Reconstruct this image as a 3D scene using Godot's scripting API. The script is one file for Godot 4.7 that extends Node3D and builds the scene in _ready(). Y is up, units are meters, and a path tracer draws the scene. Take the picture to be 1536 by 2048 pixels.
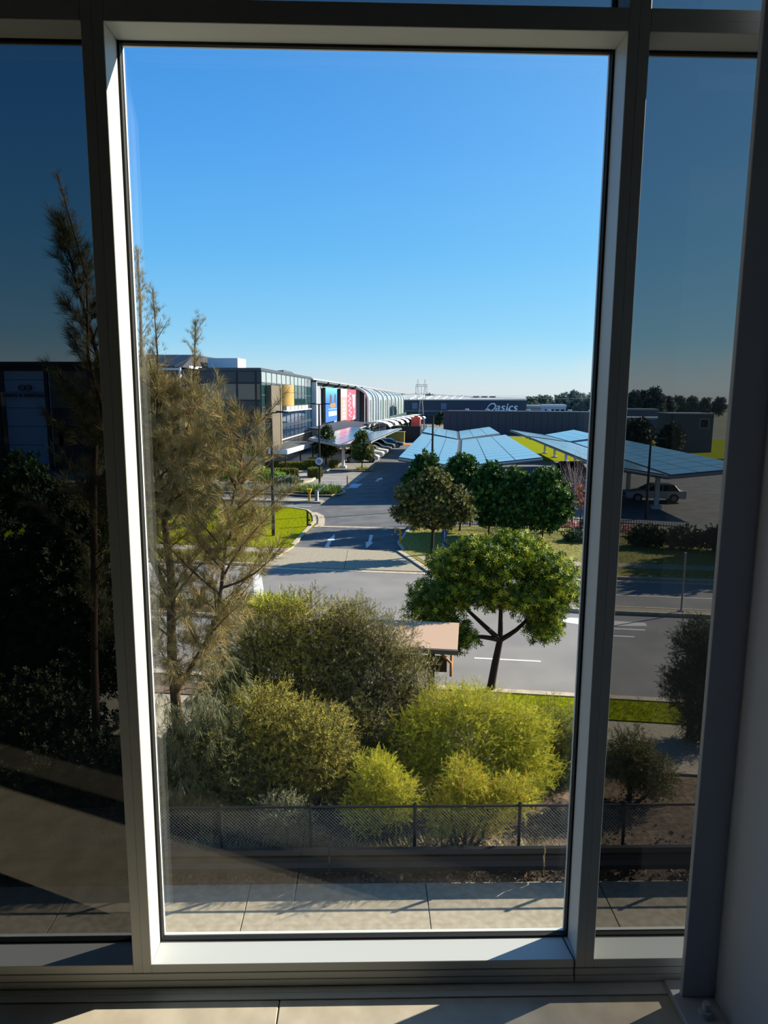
extends Node3D
# A first-floor window over a service path, a planted bank, a road and an outlet centre. Metres, y up; ground y = 0, room floor y = FL.
# The street lies at an angle to the window wall: S(u, y, v) gives the world place of u metres along the street and v metres away across it.
const FL := 6.4
const SITE := 0.148353

var rng := RandomNumberGenerator.new()
var used := {}
var M := {}


class MB:
	var v := PackedVector3Array()
	var n := PackedVector3Array()
	var t := PackedVector2Array()

	func tri(a: Vector3, b: Vector3, d: Vector3) -> void:   # corners counter-clockwise as seen from the front
		var m := (b - a).cross(d - a)
		if m.length_squared() < 1e-18:
			return
		m = m.normalized()
		v.append(a); v.append(d); v.append(b)
		for i in 3:
			n.append(m); t.append(Vector2.ZERO)

	func quad(a: Vector3, b: Vector3, c: Vector3, d: Vector3) -> void:
		tri(a, b, c); tri(a, c, d)

	func quad_uv(a: Vector3, b: Vector3, c: Vector3, d: Vector3) -> void:  # a bottom left, b bottom right, c top right, d top left
		var m := (b - a).cross(d - a).normalized()
		for p in [[a, 0, 1], [c, 1, 0], [b, 1, 1], [a, 0, 1], [d, 0, 0], [c, 1, 0]]:
			v.append(p[0]); n.append(m); t.append(Vector2(p[1], p[2]))

	func face(pts: Array, inside: Vector3) -> void:   # a flat convex face turned away from a point inside
		var mid := Vector3.ZERO
		for p in pts:
			mid += p
		mid /= pts.size()
		var m: Vector3 = (pts[1] - pts[0]).cross(pts[2] - pts[0])
		var turn: bool = m.dot(mid - inside) < 0.0
		for i in range(1, pts.size() - 1):
			if turn:
				tri(pts[0], pts[i + 1], pts[i])
			else:
				tri(pts[0], pts[i], pts[i + 1])

	func hexa(p: Array) -> void:   # eight corners: four below, the same four above
		var mid := Vector3.ZERO
		for q in p:
			mid += q
		mid /= 8.0
		face([p[0], p[1], p[2], p[3]], mid); face([p[4], p[5], p[6], p[7]], mid)
		for i in 4:
			var j := (i + 1) % 4
			face([p[i], p[j], p[j + 4], p[i + 4]], mid)

	func box(c: Vector3, s: Vector3, b := Basis.IDENTITY) -> void:
		var h := s / 2.0
		var p := []
		for y in [-1, 1]:
			for q in [[-1, -1], [1, -1], [1, 1], [-1, 1]]:
				p.append(c + b * Vector3(q[0] * h.x, y * h.y, q[1] * h.z))
		hexa(p)

	func cbox(c: Vector3, s: Vector3, e: float, b := Basis.IDENTITY) -> void:   # a box with chamfered edges
		var h := s / 2.0
		e = minf(e, minf(h.x, minf(h.y, h.z)) * 0.9)
		var at := func(sx: int, sy: int, sz: int, k: int) -> Vector3:
			var q := Vector3(sx * (h.x - e), sy * (h.y - e), sz * (h.z - e))
			q[k] = [sx, sy, sz][k] * h[k]
			return c + b * q
		for k in 3:
			var i := (k + 1) % 3
			var j := (k + 2) % 3
			for s1 in [-1, 1]:
				var f := []
				for q in [[-1, -1], [1, -1], [1, 1], [-1, 1]]:
					var g := [0, 0, 0]
					g[k] = s1; g[i] = q[0]; g[j] = q[1]
					f.append(at.call(g[0], g[1], g[2], k))
				face(f, c)
				for s2 in [-1, 1]:
					var f2 := []
					for q in [[-1, i], [1, i], [1, j], [-1, j]]:
						var g := [0, 0, 0]
						g[k] = q[0]; g[i] = s1; g[j] = s2
						f2.append(at.call(g[0], g[1], g[2], q[1]))
					face(f2, c)
		for sx in [-1, 1]:
			for sy in [-1, 1]:
				for sz in [-1, 1]:
					face([at.call(sx, sy, sz, 0), at.call(sx, sy, sz, 1), at.call(sx, sy, sz, 2)], c)

	func tube(path: Array, radii: Array, seg := 8, caps := true) -> void:
		var rings := []
		var side := Vector3.ZERO
		for i in path.size():
			var d: Vector3 = (path[mini(i + 1, path.size() - 1)] - path[maxi(i - 1, 0)]).normalized()
			if side == Vector3.ZERO:
				side = d.cross(Vector3.UP if absf(d.y) < 0.9 else Vector3.RIGHT).normalized()
			else:
				side = (side - d * side.dot(d)).normalized()
			var up := d.cross(side).normalized()
			var ring := []
			for k in seg:
				var a := TAU * k / seg
				ring.append(side * cos(a) + up * sin(a))
			rings.append(ring)
		for i in path.size() - 1:
			for k in seg:
				var j := (k + 1) % seg
				var q := [rings[i][k], rings[i][j], rings[i + 1][j], rings[i + 1][k]]
				var p := [path[i] + q[0] * radii[i], path[i] + q[1] * radii[i], path[i + 1] + q[2] * radii[i + 1], path[i + 1] + q[3] * radii[i + 1]]
				for w in [0, 2, 1, 0, 3, 2]:
					v.append(p[w]); n.append(q[w]); t.append(Vector2.ZERO)
		if caps:
			for e in [0, path.size() - 1]:
				for k in range(1, seg - 1):
					var q: Array = rings[e]
					face([path[e] + q[0] * radii[e], path[e] + q[k] * radii[e], path[e] + q[k + 1] * radii[e]], path[1 if e == 0 else e - 1])

	func prism(poly: PackedVector2Array, xf: Transform3D, depth: float) -> void:   # a polygon in local x, y, made thick along local z
		var idx := Geometry2D.triangulate_polygon(poly)
		var ccw := not Geometry2D.is_polygon_clockwise(poly)
		var p := []
		for q in poly:
			p.append([xf * Vector3(q.x, q.y, 0), xf * Vector3(q.x, q.y, depth)])
		var up: Vector3 = xf.basis.z.normalized() * signf(depth)
		for i in range(0, idx.size(), 3):
			for e in 2:
				var a: Vector3 = p[idx[i]][e]
				var b: Vector3 = p[idx[i + 1]][e]
				var d: Vector3 = p[idx[i + 2]][e]
				if ((b - a).cross(d - a).dot(up) > 0.0) == (e == 1):
					tri(a, b, d)
				else:
					tri(a, d, b)
		for i in poly.size():
			var j := (i + 1) % poly.size()
			var side := (poly[j] - poly[i]).orthogonal()
			var outw: Vector3 = xf.basis * Vector3(side.x, side.y, 0) * (1.0 if ccw else -1.0)
			var a: Vector3 = p[i][0]
			var b: Vector3 = p[j][0]
			var c: Vector3 = p[j][1]
			var d: Vector3 = p[i][1]
			if (b - a).cross(c - a).dot(outw) > 0.0:
				quad(a, b, c, d)
			else:
				quad(a, d, c, b)

	func ball(c: Vector3, r: Vector3, seg := 10, rings := 6, noise := 0.0, g: RandomNumberGenerator = null) -> void:
		var grid := []
		for i in rings + 1:
			var row := []
			for k in seg:
				var th := PI * i / rings
				var ph := TAU * k / seg
				var d := Vector3(sin(th) * cos(ph), cos(th), sin(th) * sin(ph))
				var w := 1.0 + (g.randf_range(-noise, noise) if g and i > 0 and i < rings else 0.0)
				row.append(c + d * r * w)
			grid.append(row)
		for i in rings:
			for k in seg:
				var j := (k + 1) % seg
				if i > 0:
					face([grid[i][k], grid[i][j], grid[i + 1][j]], c)
				if i < rings - 1:
					face([grid[i][k], grid[i + 1][j], grid[i + 1][k]], c)
				elif i == rings - 1:
					pass

	func mesh() -> ArrayMesh:
		var a := []
		a.resize(Mesh.ARRAY_MAX)
		a[Mesh.ARRAY_VERTEX] = v
		a[Mesh.ARRAY_NORMAL] = n
		a[Mesh.ARRAY_TEX_UV] = t
		var m := ArrayMesh.new()
		m.add_surface_from_arrays(Mesh.PRIMITIVE_TRIANGLES, a)
		return m


func S(u: float, y: float, v: float) -> Vector3:
	return Vector3(u * cos(SITE) + v * sin(SITE), y, u * sin(SITE) - v * cos(SITE))


func numbered(called: String) -> String:
	if not used.has(called):
		used[called] = 0
		return called
	used[called] += 1
	return "%s_%03d" % [called, used[called]]


func tag(o: Node3D, label: String, category: String, group := "", kind := "") -> Node3D:
	o.set_meta("label", label)
	o.set_meta("category", category)
	if group:
		o.set_meta("group", group)
	if kind:
		o.set_meta("kind", kind)
	return o


func thing(called: String, label: String, category: String, at := Vector3.ZERO, turn := 0.0, group := "", kind := "") -> Node3D:
	var o := Node3D.new()
	o.name = numbered(called)
	add_child(o)
	o.position = at
	o.rotation.y = turn
	tag(o, label, category, group, kind)
	return o


func site_thing(called: String, label: String, category: String, u: float, v: float, group := "", kind := "") -> Node3D:
	return thing(called, label, category, S(u, 0, v), -SITE, group, kind)


func obj(called: String, mb, material: Material, parent: Node3D = null) -> MeshInstance3D:
	var o := MeshInstance3D.new()
	o.mesh = mb.mesh() if mb is MB else mb
	o.material_override = material
	if parent == null:
		o.name = numbered(called)
		add_child(o)
	else:
		o.name = called
		parent.add_child(o, true)
	return o


func solid(called: String, c: Vector3, s: Vector3, material: Material, parent: Node3D = null, bevel := 0.0) -> MeshInstance3D:
	var b := MB.new()
	if bevel > 0.0:
		b.cbox(Vector3.ZERO, s, bevel)
	else:
		b.box(Vector3.ZERO, s)
	var o := obj(called, b, material, parent)
	o.position = c
	return o


func dup(root: Node3D, label := "", called := "") -> Node3D:
	var r: Node3D = root.duplicate()
	r.name = numbered(called if called else String(root.name).get_slice("_0", 0))
	add_child(r)
	if label:
		r.set_meta("label", label)
	return r


func srgb(hex: String) -> Color:
	return Color.html(hex)


func lin(hex: String) -> Color:
	return Color.html(hex).srgb_to_linear()


func speckle(a: Color, b: Color, freq: float, sd: int, size := 256, octaves := 4, gain := 1.0) -> ImageTexture:
	var f := FastNoiseLite.new()
	f.seed = sd
	f.frequency = freq
	f.fractal_octaves = octaves
	f.noise_type = FastNoiseLite.TYPE_SIMPLEX_SMOOTH
	var im := f.get_seamless_image(size, size)
	im.convert(Image.FORMAT_RGB8)
	for y in size:
		for x in size:
			var k := clampf((im.get_pixel(x, y).r - 0.5) * gain + 0.5, 0.0, 1.0)
			im.set_pixel(x, y, a.lerp(b, k))
	return ImageTexture.create_from_image(im)


func mat(hex: String, rough := 0.8, metal := 0.0, spec := 0.5) -> StandardMaterial3D:
	var m := StandardMaterial3D.new()
	m.albedo_color = Color.html(hex)
	m.roughness = rough
	m.metallic = metal
	m.metallic_specular = spec
	return m


func noisy(a: String, b: String, scale: float, rough: float, sd: int, freq := 0.02, gain := 1.4, relief := 0.0) -> StandardMaterial3D:
	var m := StandardMaterial3D.new()
	m.albedo_texture = speckle(Color.html(a), Color.html(b), freq, sd, 256, 5, gain)
	m.uv1_triplanar = true
	m.uv1_world_triplanar = true
	m.uv1_scale = Vector3.ONE * scale
	m.roughness = rough
	if relief > 0.0:
		m.heightmap_enabled = true
		m.heightmap_scale = relief
		m.heightmap_texture = m.albedo_texture
	return m


func glass(alpha: float, hex := "06090c", spec := 0.5) -> StandardMaterial3D:
	var m := mat(hex, 0.0, 0.0, spec)
	m.transparency = BaseMaterial3D.TRANSPARENCY_ALPHA
	m.albedo_color.a = alpha
	return m


func leaf_mat(back := 0.5, rough := 0.55) -> StandardMaterial3D:
	var m := mat("ffffff", rough, 0.0, 0.4)
	m.vertex_color_use_as_albedo = true
	m.cull_mode = BaseMaterial3D.CULL_DISABLED
	m.backlight_enabled = true
	m.backlight = Color(back, back, back)
	return m


func sky_texture(to_sun: Vector3) -> ImageTexture:
	var w := 512
	var h := 256
	var im := Image.create(w, h, false, Image.FORMAT_RGBF)
	var keys := [[0.0, Color(0.65, 0.71, 0.75)], [0.013, Color(0.65, 0.715, 0.77)], [0.043, Color(0.45, 0.71, 0.86)], [0.076, Color(0.27, 0.62, 0.90)], [0.128, Color(0.18, 0.53, 0.905)], [0.19, Color(0.105, 0.44, 0.885)], [0.31, Color(0.05, 0.315, 0.84)], [0.38, Color(0.03, 0.265, 0.76)], [0.5, Color(0.02, 0.2, 0.64)], [1.0, Color(0.01, 0.10, 0.42)]]
	var f := FastNoiseLite.new()
	f.seed = 7
	f.frequency = 0.011
	f.fractal_octaves = 5
	for y in h:
		var el := PI * (0.5 - (y + 0.5) / h)
		var s := maxf(sin(el), 0.0)
		var base: Color = keys[-1][1]
		for i in keys.size() - 1:
			if s <= keys[i + 1][0]:
				var k: float = (s - keys[i][0]) / (keys[i + 1][0] - keys[i][0])
				base = keys[i][1].lerp(keys[i + 1][1], k)
				break
		for x in w:
			var az := (x + 0.5) / w * TAU
			var d := Vector3(sin(az) * cos(el), sin(el), -cos(az) * cos(el))
			var a := rad_to_deg(acos(clampf(d.dot(to_sun), -1.0, 1.0)))
			var c := base * 1.09 + Color(0.62, 0.97, 0.78) * exp(-a / 27.0)
			# a low bank of thin cloud along the horizon
			var low := exp(-pow((rad_to_deg(el) - 2.2) / 1.5, 2.0))
			if low > 0.01:
				var q := f.get_noise_3d(d.x * 420.0, el * 2600.0, d.z * 420.0)
				c = c.lerp(Color(0.83, 0.86, 0.88), clampf(q * 1.6 - 0.05, 0.0, 0.55) * low)
			im.set_pixel(x, y, c)
	return ImageTexture.create_from_image(im)


func _ready() -> void:
	rng.seed = 20240611
	# --- camera, sky, sun, exposure
	var cam := Camera3D.new()
	cam.name = "camera"
	cam.position = Vector3(0, 8.0, 1.684)
	cam.basis = Basis(Vector3.UP, deg_to_rad(-1.417)) * Basis(Vector3.RIGHT, deg_to_rad(-9.17)) * Basis(Vector3.BACK, deg_to_rad(0.398))
	cam.fov = rad_to_deg(2.0 * atan(1024.0 / 1420.0))
	cam.near = 0.05
	cam.far = 3000.0
	add_child(cam)
	var sun_el := deg_to_rad(27.5)
	var sun_az := deg_to_rad(65.5)
	var to_sun := Vector3(sin(sun_az) * cos(sun_el), sin(sun_el), -cos(sun_az) * cos(sun_el))
	var env := Environment.new()
	var sky := Sky.new()
	var pano := PanoramaSkyMaterial.new()
	pano.panorama = sky_texture(to_sun)
	sky.sky_material = pano
	env.background_mode = Environment.BG_SKY
	env.sky = sky
	env.tonemap_mode = Environment.TONE_MAPPER_LINEAR
	env.tonemap_exposure = 1.0
	env.sdfgi_enabled = true
	env.ssao_enabled = true
	env.ssil_enabled = true
	var we := WorldEnvironment.new()
	we.name = "environment"
	we.environment = env
	add_child(we)
	var sun := DirectionalLight3D.new()
	sun.name = "sun"
	sun.light_color = Color(1.0, 0.955, 0.87)
	sun.light_energy = 3.8
	sun.light_angular_distance = 0.55
	sun.shadow_enabled = true
	sun.directional_shadow_max_distance = 400.0
	sun.basis = Basis.looking_at(-to_sun)
	add_child(sun)
	materials()
	room()
	ground()
	street()
	centre()
	distance_things()
	carpark()
	canopies()
	trees()
	planting()


func materials() -> void:
	M.frame = mat("c8cdcb", 0.45)
	M.groove = mat("0b0c0d", 0.9)
	M.gasket = mat("08090a", 0.7)
	M.clear = glass(0.02)
	M.tint_l = glass(0.89, "05080c", 0.62)
	M.tint_r = glass(0.80, "05080c", 0.42)
	M.room = mat("1b1e22", 0.9)
	M.floor = noisy("c9c1ae", "b6ad9a", 1.1, 0.55, 3, 0.03, 1.6)
	M.floor_joint = mat("7d7565", 0.95)
	M.joint = mat("3c3932", 0.95)
	M.steel = mat("aab0bb", 0.5)
	M.concrete = noisy("9f9784", "8c846f", 0.45, 0.9, 11, 0.05, 1.5)
	M.kerb = noisy("bcaf9a", "9e927d", 0.6, 0.9, 12)
	M.road = noisy("82807c", "727170", 0.12, 0.92, 13, 0.012, 1.3)
	M.drive = noisy("5d5f60", "4c4e50", 0.2, 0.92, 14, 0.012, 1.7)
	M.paint = noisy("d9d8d2", "b9b8b2", 1.5, 0.8, 15, 0.05, 1.5)
	M.soil = noisy("6f5b44", "473a2b", 0.8, 0.97, 16, 0.03, 1.6, 2.0)
	M.turf = noisy("8a8f06", "6a7408", 0.5, 0.95, 17, 0.03, 1.8)
	M.turf.metallic_specular = 0.1
	M.turf_dry = noisy("8a8430", "625f20", 0.5, 0.95, 18, 0.03, 1.8)
	M.land = noisy("5d6142", "4b5038", 0.02, 0.97, 19)
	M.black = mat("15171a", 0.45)
	M.galv = mat("8d8f90", 0.5, 0.3)
	M.white = mat("d6d8d8", 0.6)
	M.yellow = mat("d09a12", 0.5)
	M.bark = noisy("5a4530", "3a2b1e", 3.0, 0.95, 20, 0.03, 1.6)
	M.bark_dark = noisy("37291e", "221913", 3.0, 0.95, 21, 0.03, 1.6)
	M.leaf = leaf_mat(0.36)
	M.leaf_bright = leaf_mat(0.62, 0.5)
	M.blade = leaf_mat(0.4, 0.8)
	M.blade.metallic_specular = 0.1
	M.needle = leaf_mat(0.2, 0.6)
	M.facade_glass = mat("0e1518", 0.03, 0.0, 0.75)
	M.facade_green = mat("1c3d3c", 0.04, 0.0, 0.8)
	M.facade_dark = mat("17191c", 0.4)
	M.cladding = mat("80868f", 0.5)
	M.rubber = mat("0c0c0d", 0.9)


func room() -> void:
	# the floor: slabs with open joints over a dark bed
	var fl := thing("floor", "sunlit pale concrete floor slabs just inside the window wall", "floor", Vector3.ZERO, 0.0, "", "structure")
	solid("bed", Vector3(0, FL - 0.165, 4.46), Vector3(14, 0.3, 9.0), M.floor_joint, fl)
	for i in range(-3, 4):
		for k in 4:
			solid("slab", Vector3(-0.225 + 1.2 + i * 2.4, FL + 0.012, 0.012 + 1.196 + k * 2.4), Vector3(2.397, 0.04, 2.397), M.floor, fl, 0.002)
	var top := FL + 3.2
	tag(solid("ceiling", Vector3(0, top + 0.15, 4.5), Vector3(14.4, 0.3, 9.6), M.room), "dark plain ceiling of the room", "ceiling", "", "structure")
	tag(solid("wall_back", Vector3(0, FL + 1.6, 9.2), Vector3(14.4, 3.2, 0.2), M.room), "dark back wall facing the windows", "wall", "", "structure")
	tag(solid("wall_left", Vector3(-7.1, FL + 1.6, 4.5), Vector3(0.2, 3.2, 9.2), M.room), "dark side wall far left of the windows", "wall", "", "structure")
	tag(solid("wall_right", Vector3(7.1, FL + 1.6, 4.5), Vector3(0.2, 3.2, 9.2), M.room), "dark side wall far right of the windows", "wall", "", "structure")
	var front := thing("wall_front", "facade panels under, over and beside the window grid", "wall", Vector3.ZERO, 0.0, "", "structure")
	solid("spandrel", Vector3(0, (FL - 0.06) / 2.0, -0.12), Vector3(30, FL - 0.06, 0.2), M.cladding, front)
	solid("parapet", Vector3(0, top + 0.9, -0.12), Vector3(30, 1.9, 0.2), M.cladding, front)
	solid("pier", Vector3(-10.2, FL + 1.6, -0.12), Vector3(9.6, 3.4, 0.2), M.cladding, front)
	solid("pier", Vector3(8.4, FL + 1.6, -0.12), Vector3(13.2, 3.4, 0.2), M.room, front)
	# the window grid
	var pitch := 1.184
	var n := 0
	for row in 2:
		var y0: float = FL + [0.108, 2.44][row]
		var y1: float = FL + [2.392, 3.16][row]
		for i in range(-4, 2):
			n += 1
			var x: float = i * pitch
			var which: String = ["lower", "upper"][row]
			var lab := "tinted %s window pane, bay %s" % [which, ["well left", "far left", "third to the left", "second to the left", "", "second to the right", "third to the right", "far right", "well right"][i + 4]]
			if row == 0 and i == 0:
				lab = "large clear window pane in a pale metal frame, bright jambs, middle of the wall"
			elif row == 0 and i == -1:
				lab = "dark tinted window pane with metal frame on the left of the clear window"
			elif row == 0 and i == 1:
				lab = "blue tinted window pane between the clear window and the steel column"
			elif row == 1 and i == 0:
				lab = "small upper window pane over the clear window, mostly above the picture"
			elif row == 1 and i == 1:
				lab = "small upper window pane over the blue tinted window at the column"
			var w := thing("window_%d" % n, lab, "window", Vector3(x, 0, 0), 0.0, "", "structure")
			var hw := 0.5675
			var e := 0.0245                     # half a mullion less the seam
			var d := 0.083
			for s in [-1, 1]:
				solid("frame_jamb", Vector3(s * (hw + e / 2.0), (y0 + y1) / 2.0, -d / 2.0), Vector3(e, y1 - y0 + 0.05, d), M.frame, w, 0.0012)
			solid("frame_head", Vector3(0, y1 + e / 2.0, -d / 2.0), Vector3(hw * 2 - 0.0006, e, d), M.frame, w, 0.0012)
			solid("frame_sill", Vector3(0, y0 - 0.0125, -d / 2.0), Vector3(hw * 2 - 0.0006, 0.025, d), M.frame, w, 0.0012)
			var g := MB.new()
			var o := MB.new()
			var ym := (y0 + y1) / 2.0
			for s in [-1, 1]:
				g.box(Vector3(s * (hw + 0.0035), ym, -0.0878), Vector3(0.018, y1 - y0 + 0.01, 0.0125))
				o.box(Vector3(s * (hw + 0.002), ym, -0.102), Vector3(0.0195, y1 - y0 + 0.02, 0.01))
				g.box(Vector3(0, (y0 - 0.0035) if s < 0 else (y1 + 0.003), -0.0878), Vector3(hw * 2 - 0.0105, 0.018, 0.0125))
				o.box(Vector3(0, (y0 - 0.001) if s < 0 else (y1 + 0.0035), -0.102), Vector3(hw * 2 - 0.0155, 0.0175 if s < 0 else 0.013, 0.01))
			obj("gasket", g, M.gasket, w)
			obj("outer_bead", o, M.frame, w)
			solid("pane", Vector3(0, (y0 + y1) / 2.0, -0.0945), Vector3(hw * 2, y1 - y0, 0.0005), M.clear if (row == 0 and i == 0) else (M.tint_l if i < 0 else M.tint_r), w).mesh = pane_mesh(hw * 2, y1 - y0)
			if row == 0 and i == 0:   # double glazed: a second clear sheet outside the first
				solid("outer_pane", Vector3(0, (y0 + y1) / 2.0, -0.1085), Vector3(hw * 2, y1 - y0, 0.0005), M.clear, w).mesh = pane_mesh(hw * 2, y1 - y0)
	# seams behind the half mullions and the stacked sub-sill
	var seam := MB.new()
	for i in range(-5, 2):
		seam.box(Vector3((i + 0.5) * pitch, FL + 1.6, -0.055), Vector3(0.012, 3.2, 0.1))
	seam.box(Vector3(0, FL + 2.4165, -0.055), Vector3(10.7, 0.012, 0.1))
	seam.box(Vector3(0, FL + 0.04, -0.075), Vector3(10.7, 0.08, 0.1))
	tag(obj("trim_1", seam, M.groove), "dark recessed seams between the window frames", "trim", "", "structure")
	var sub := thing("trim_2", "stacked pale metal sub-sill strips between the frames and the floor", "trim", Vector3.ZERO, 0.0, "", "structure")
	for r in [[0.0805, 0.0605, 0.0, 0.06], [0.0585, 0.0385, 0.0, 0.06], [0.0375, 0.0325, 0.02, 0.06], [0.0368, 0.0325, 0.0385, 0.08]]:
		solid("sill_strip", Vector3(0, FL + (r[0] + r[1]) / 2.0, r[2] - r[3] / 2.0), Vector3(10.7, r[0] - r[1], r[3]), M.frame, sub, 0.001)
	# the steel column
	var c := thing("steel_column", "grey painted steel H-column on a bolted base plate by the right window", "column", Vector3(0.92, FL + 0.032, 0.26))
	solid("flange", Vector3(0, 1.59, -0.2), Vector3(0.18, 3.14, 0.016), M.steel, c, 0.0015)
	solid("flange", Vector3(0, 1.59, 0.2), Vector3(0.18, 3.14, 0.016), M.steel, c, 0.0015)
	solid("web", Vector3(0, 1.59, 0), Vector3(0.01, 3.14, 0.384), M.steel, c)
	solid("base_plate", Vector3(0, 0.0105, 0), Vector3(0.225, 0.02, 0.5), M.steel, c, 0.002)
	for sx in [-1, 1]:
		for sz in [-1, 1]:
			var nut := MB.new()
			nut.tube([Vector3(0, 0.02, 0), Vector3(0, 0.038, 0)], [0.017, 0.017], 6)
			nut.tube([Vector3(0, 0.038, 0), Vector3(0, 0.058, 0)], [0.009, 0.009], 10)
			obj("bolt", nut, M.steel, c).position = Vector3(sx * 0.055, 0, sz * 0.135)
	# a loose black cable down the right corner of the clear window
	var cab := MB.new()
	cab.tube([Vector3(0.552, FL + 0.1095, -0.096), Vector3(0.556, FL + 0.1095, -0.05), Vector3(0.562, FL + 0.1095, -0.002), Vector3(0.563, FL + 0.102, 0.0025), Vector3(0.5645, FL + 0.062, 0.0025), Vector3(0.566, FL + 0.045, 0.0035)], [0.0016, 0.0016, 0.0016, 0.0016, 0.0016, 0.0012], 6)
	tag(obj("cable", cab, M.gasket), "thin black cable trailing over the right corner of the clear window sill", "cable")


func pane_mesh(w: float, h: float) -> ArrayMesh:
	var b := MB.new()
	b.quad(Vector3(-w / 2, -h / 2, 0), Vector3(w / 2, -h / 2, 0), Vector3(w / 2, h / 2, 0), Vector3(-w / 2, h / 2, 0))
	return b.mesh()


# --- flat pieces of ground laid out in street coordinates -------------------
func slab(mb: MB, pts: Array, y0: float, y1: float) -> void:   # a raised flat piece over a polygon of [u, v] corners
	var poly := PackedVector2Array()
	for p in pts:
		poly.append(Vector2(p[0], p[1]))
	mb.prism(poly, Transform3D(Basis(S(1, 0, 0), S(0, 0, 1), Vector3.UP), Vector3(0, y0, 0)), y1 - y0)


func area(called: String, pts: Array, y0: float, y1: float, m: Material, parent: Node3D = null) -> MeshInstance3D:
	var b := MB.new()
	slab(b, pts, y0, y1)
	return obj(called, b, m, parent)


func strip(mb: MB, line: Array, w: float, y0: float, y1: float) -> void:   # a raised band of width w to the left of a polyline of [u, v]
	var l := []
	var r := []
	for i in line.size():
		var a := Vector2(line[i][0], line[i][1])
		var p := Vector2(line[maxi(i - 1, 0)][0], line[maxi(i - 1, 0)][1])
		var q := Vector2(line[mini(i + 1, line.size() - 1)][0], line[mini(i + 1, line.size() - 1)][1])
		var d := (q - p).normalized()
		var nrm := Vector2(-d.y, d.x)
		l.append(a)
		r.append(a + nrm * w)
	for i in line.size() - 1:
		mb.hexa([S(l[i].x, y0, l[i].y), S(l[i + 1].x, y0, l[i + 1].y), S(r[i + 1].x, y0, r[i + 1].y), S(r[i].x, y0, r[i].y),
			S(l[i].x, y1, l[i].y), S(l[i + 1].x, y1, l[i + 1].y), S(r[i + 1].x, y1, r[i + 1].y), S(r[i].x, y1, r[i].y)])


func kerb(called: String, line: Array, w: float, h: float, parent: Node3D = null, piece := 2.4) -> Node3D:   # kerb stones about piece metres long, with fine joints
	var root := parent
	var pts := []
	for i in line.size() - 1:
		var a := Vector2(line[i][0], line[i][1])
		var b := Vector2(line[i + 1][0], line[i + 1][1])
		var k := maxi(1, int(round(a.distance_to(b) / piece)))
		for j in k:
			pts.append(a.lerp(b, float(j) / k))
	pts.append(Vector2(line[-1][0], line[-1][1]))
	for i in pts.size() - 1:
		var d: Vector2 = (pts[i + 1] - pts[i]).normalized()
		var b := MB.new()
		strip(b, [[pts[i].x + d.x * 0.006, pts[i].y + d.y * 0.006], [pts[i + 1].x - d.x * 0.006, pts[i + 1].y - d.y * 0.006]], w, -0.02, h)
		obj(called, b, M.kerb, root)
	return root


func grass_tufts(parent: Node3D, pts: Array, y: float, n: int, h: float, cols: Array) -> void:   # short blades standing on a polygon of [u, v]
	var poly := PackedVector2Array()
	var lo := Vector2(1e9, 1e9)
	var hi := -lo
	for p in pts:
		var q := Vector2(p[0], p[1])
		poly.append(q)
		lo = lo.min(q)
		hi = hi.max(q)
	var b := MB.new()
	for i in 5:
		var a := TAU * i / 5.0 + 0.3
		var r := Vector3(cos(a), 0, sin(a))
		var side := Vector3(-sin(a), 0, cos(a)) * 0.012
		b.tri(r * 0.02 - side, r * 0.02 + side, r * (0.05 + 0.02 * (i % 3)) + Vector3.UP * (0.8 + 0.2 * (i % 2)))
	var xs := []
	var cs := PackedColorArray()
	while xs.size() < n:
		var q := Vector2(rng.randf_range(lo.x, hi.x), rng.randf_range(lo.y, hi.y))
		if Geometry2D.is_point_in_polygon(q, poly):
			var s := h * rng.randf_range(0.6, 1.3)
			xs.append(Transform3D(Basis(Vector3.UP, rng.randf() * TAU).scaled(Vector3(s * 2.2, s, s * 2.2)), S(q.x, y, q.y)))
			cs.append(lin(cols[rng.randi() % cols.size()]).lerp(lin(cols[0]), rng.randf() * 0.5))
	scatter("grass_blades", b.mesh(), M.blade, xs, cs, parent)


func scatter(called: String, mesh: Mesh, m: Material, xs: Array, cs: PackedColorArray, parent: Node3D = null) -> MultiMeshInstance3D:
	var mm := MultiMesh.new()
	mm.transform_format = MultiMesh.TRANSFORM_3D
	mm.use_colors = true
	mm.mesh = mesh
	mm.instance_count = xs.size()
	for i in xs.size():
		mm.set_instance_transform(i, xs[i])
		mm.set_instance_color(i, cs[i])
	var o := MultiMeshInstance3D.new()
	o.multimesh = mm
	o.material_override = m
	o.set_meta("kind", "stuff")
	if parent:
		o.name = called
		parent.add_child(o, true)
	else:
		o.name = numbered(called)
		add_child(o)
	return o


func surface(called: String, label: String, category: String, pts: Array, y0: float, y1: float, m: Material) -> MeshInstance3D:
	return tag(area(called, pts, y0, y1, m), label, category, "", "structure")


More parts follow.
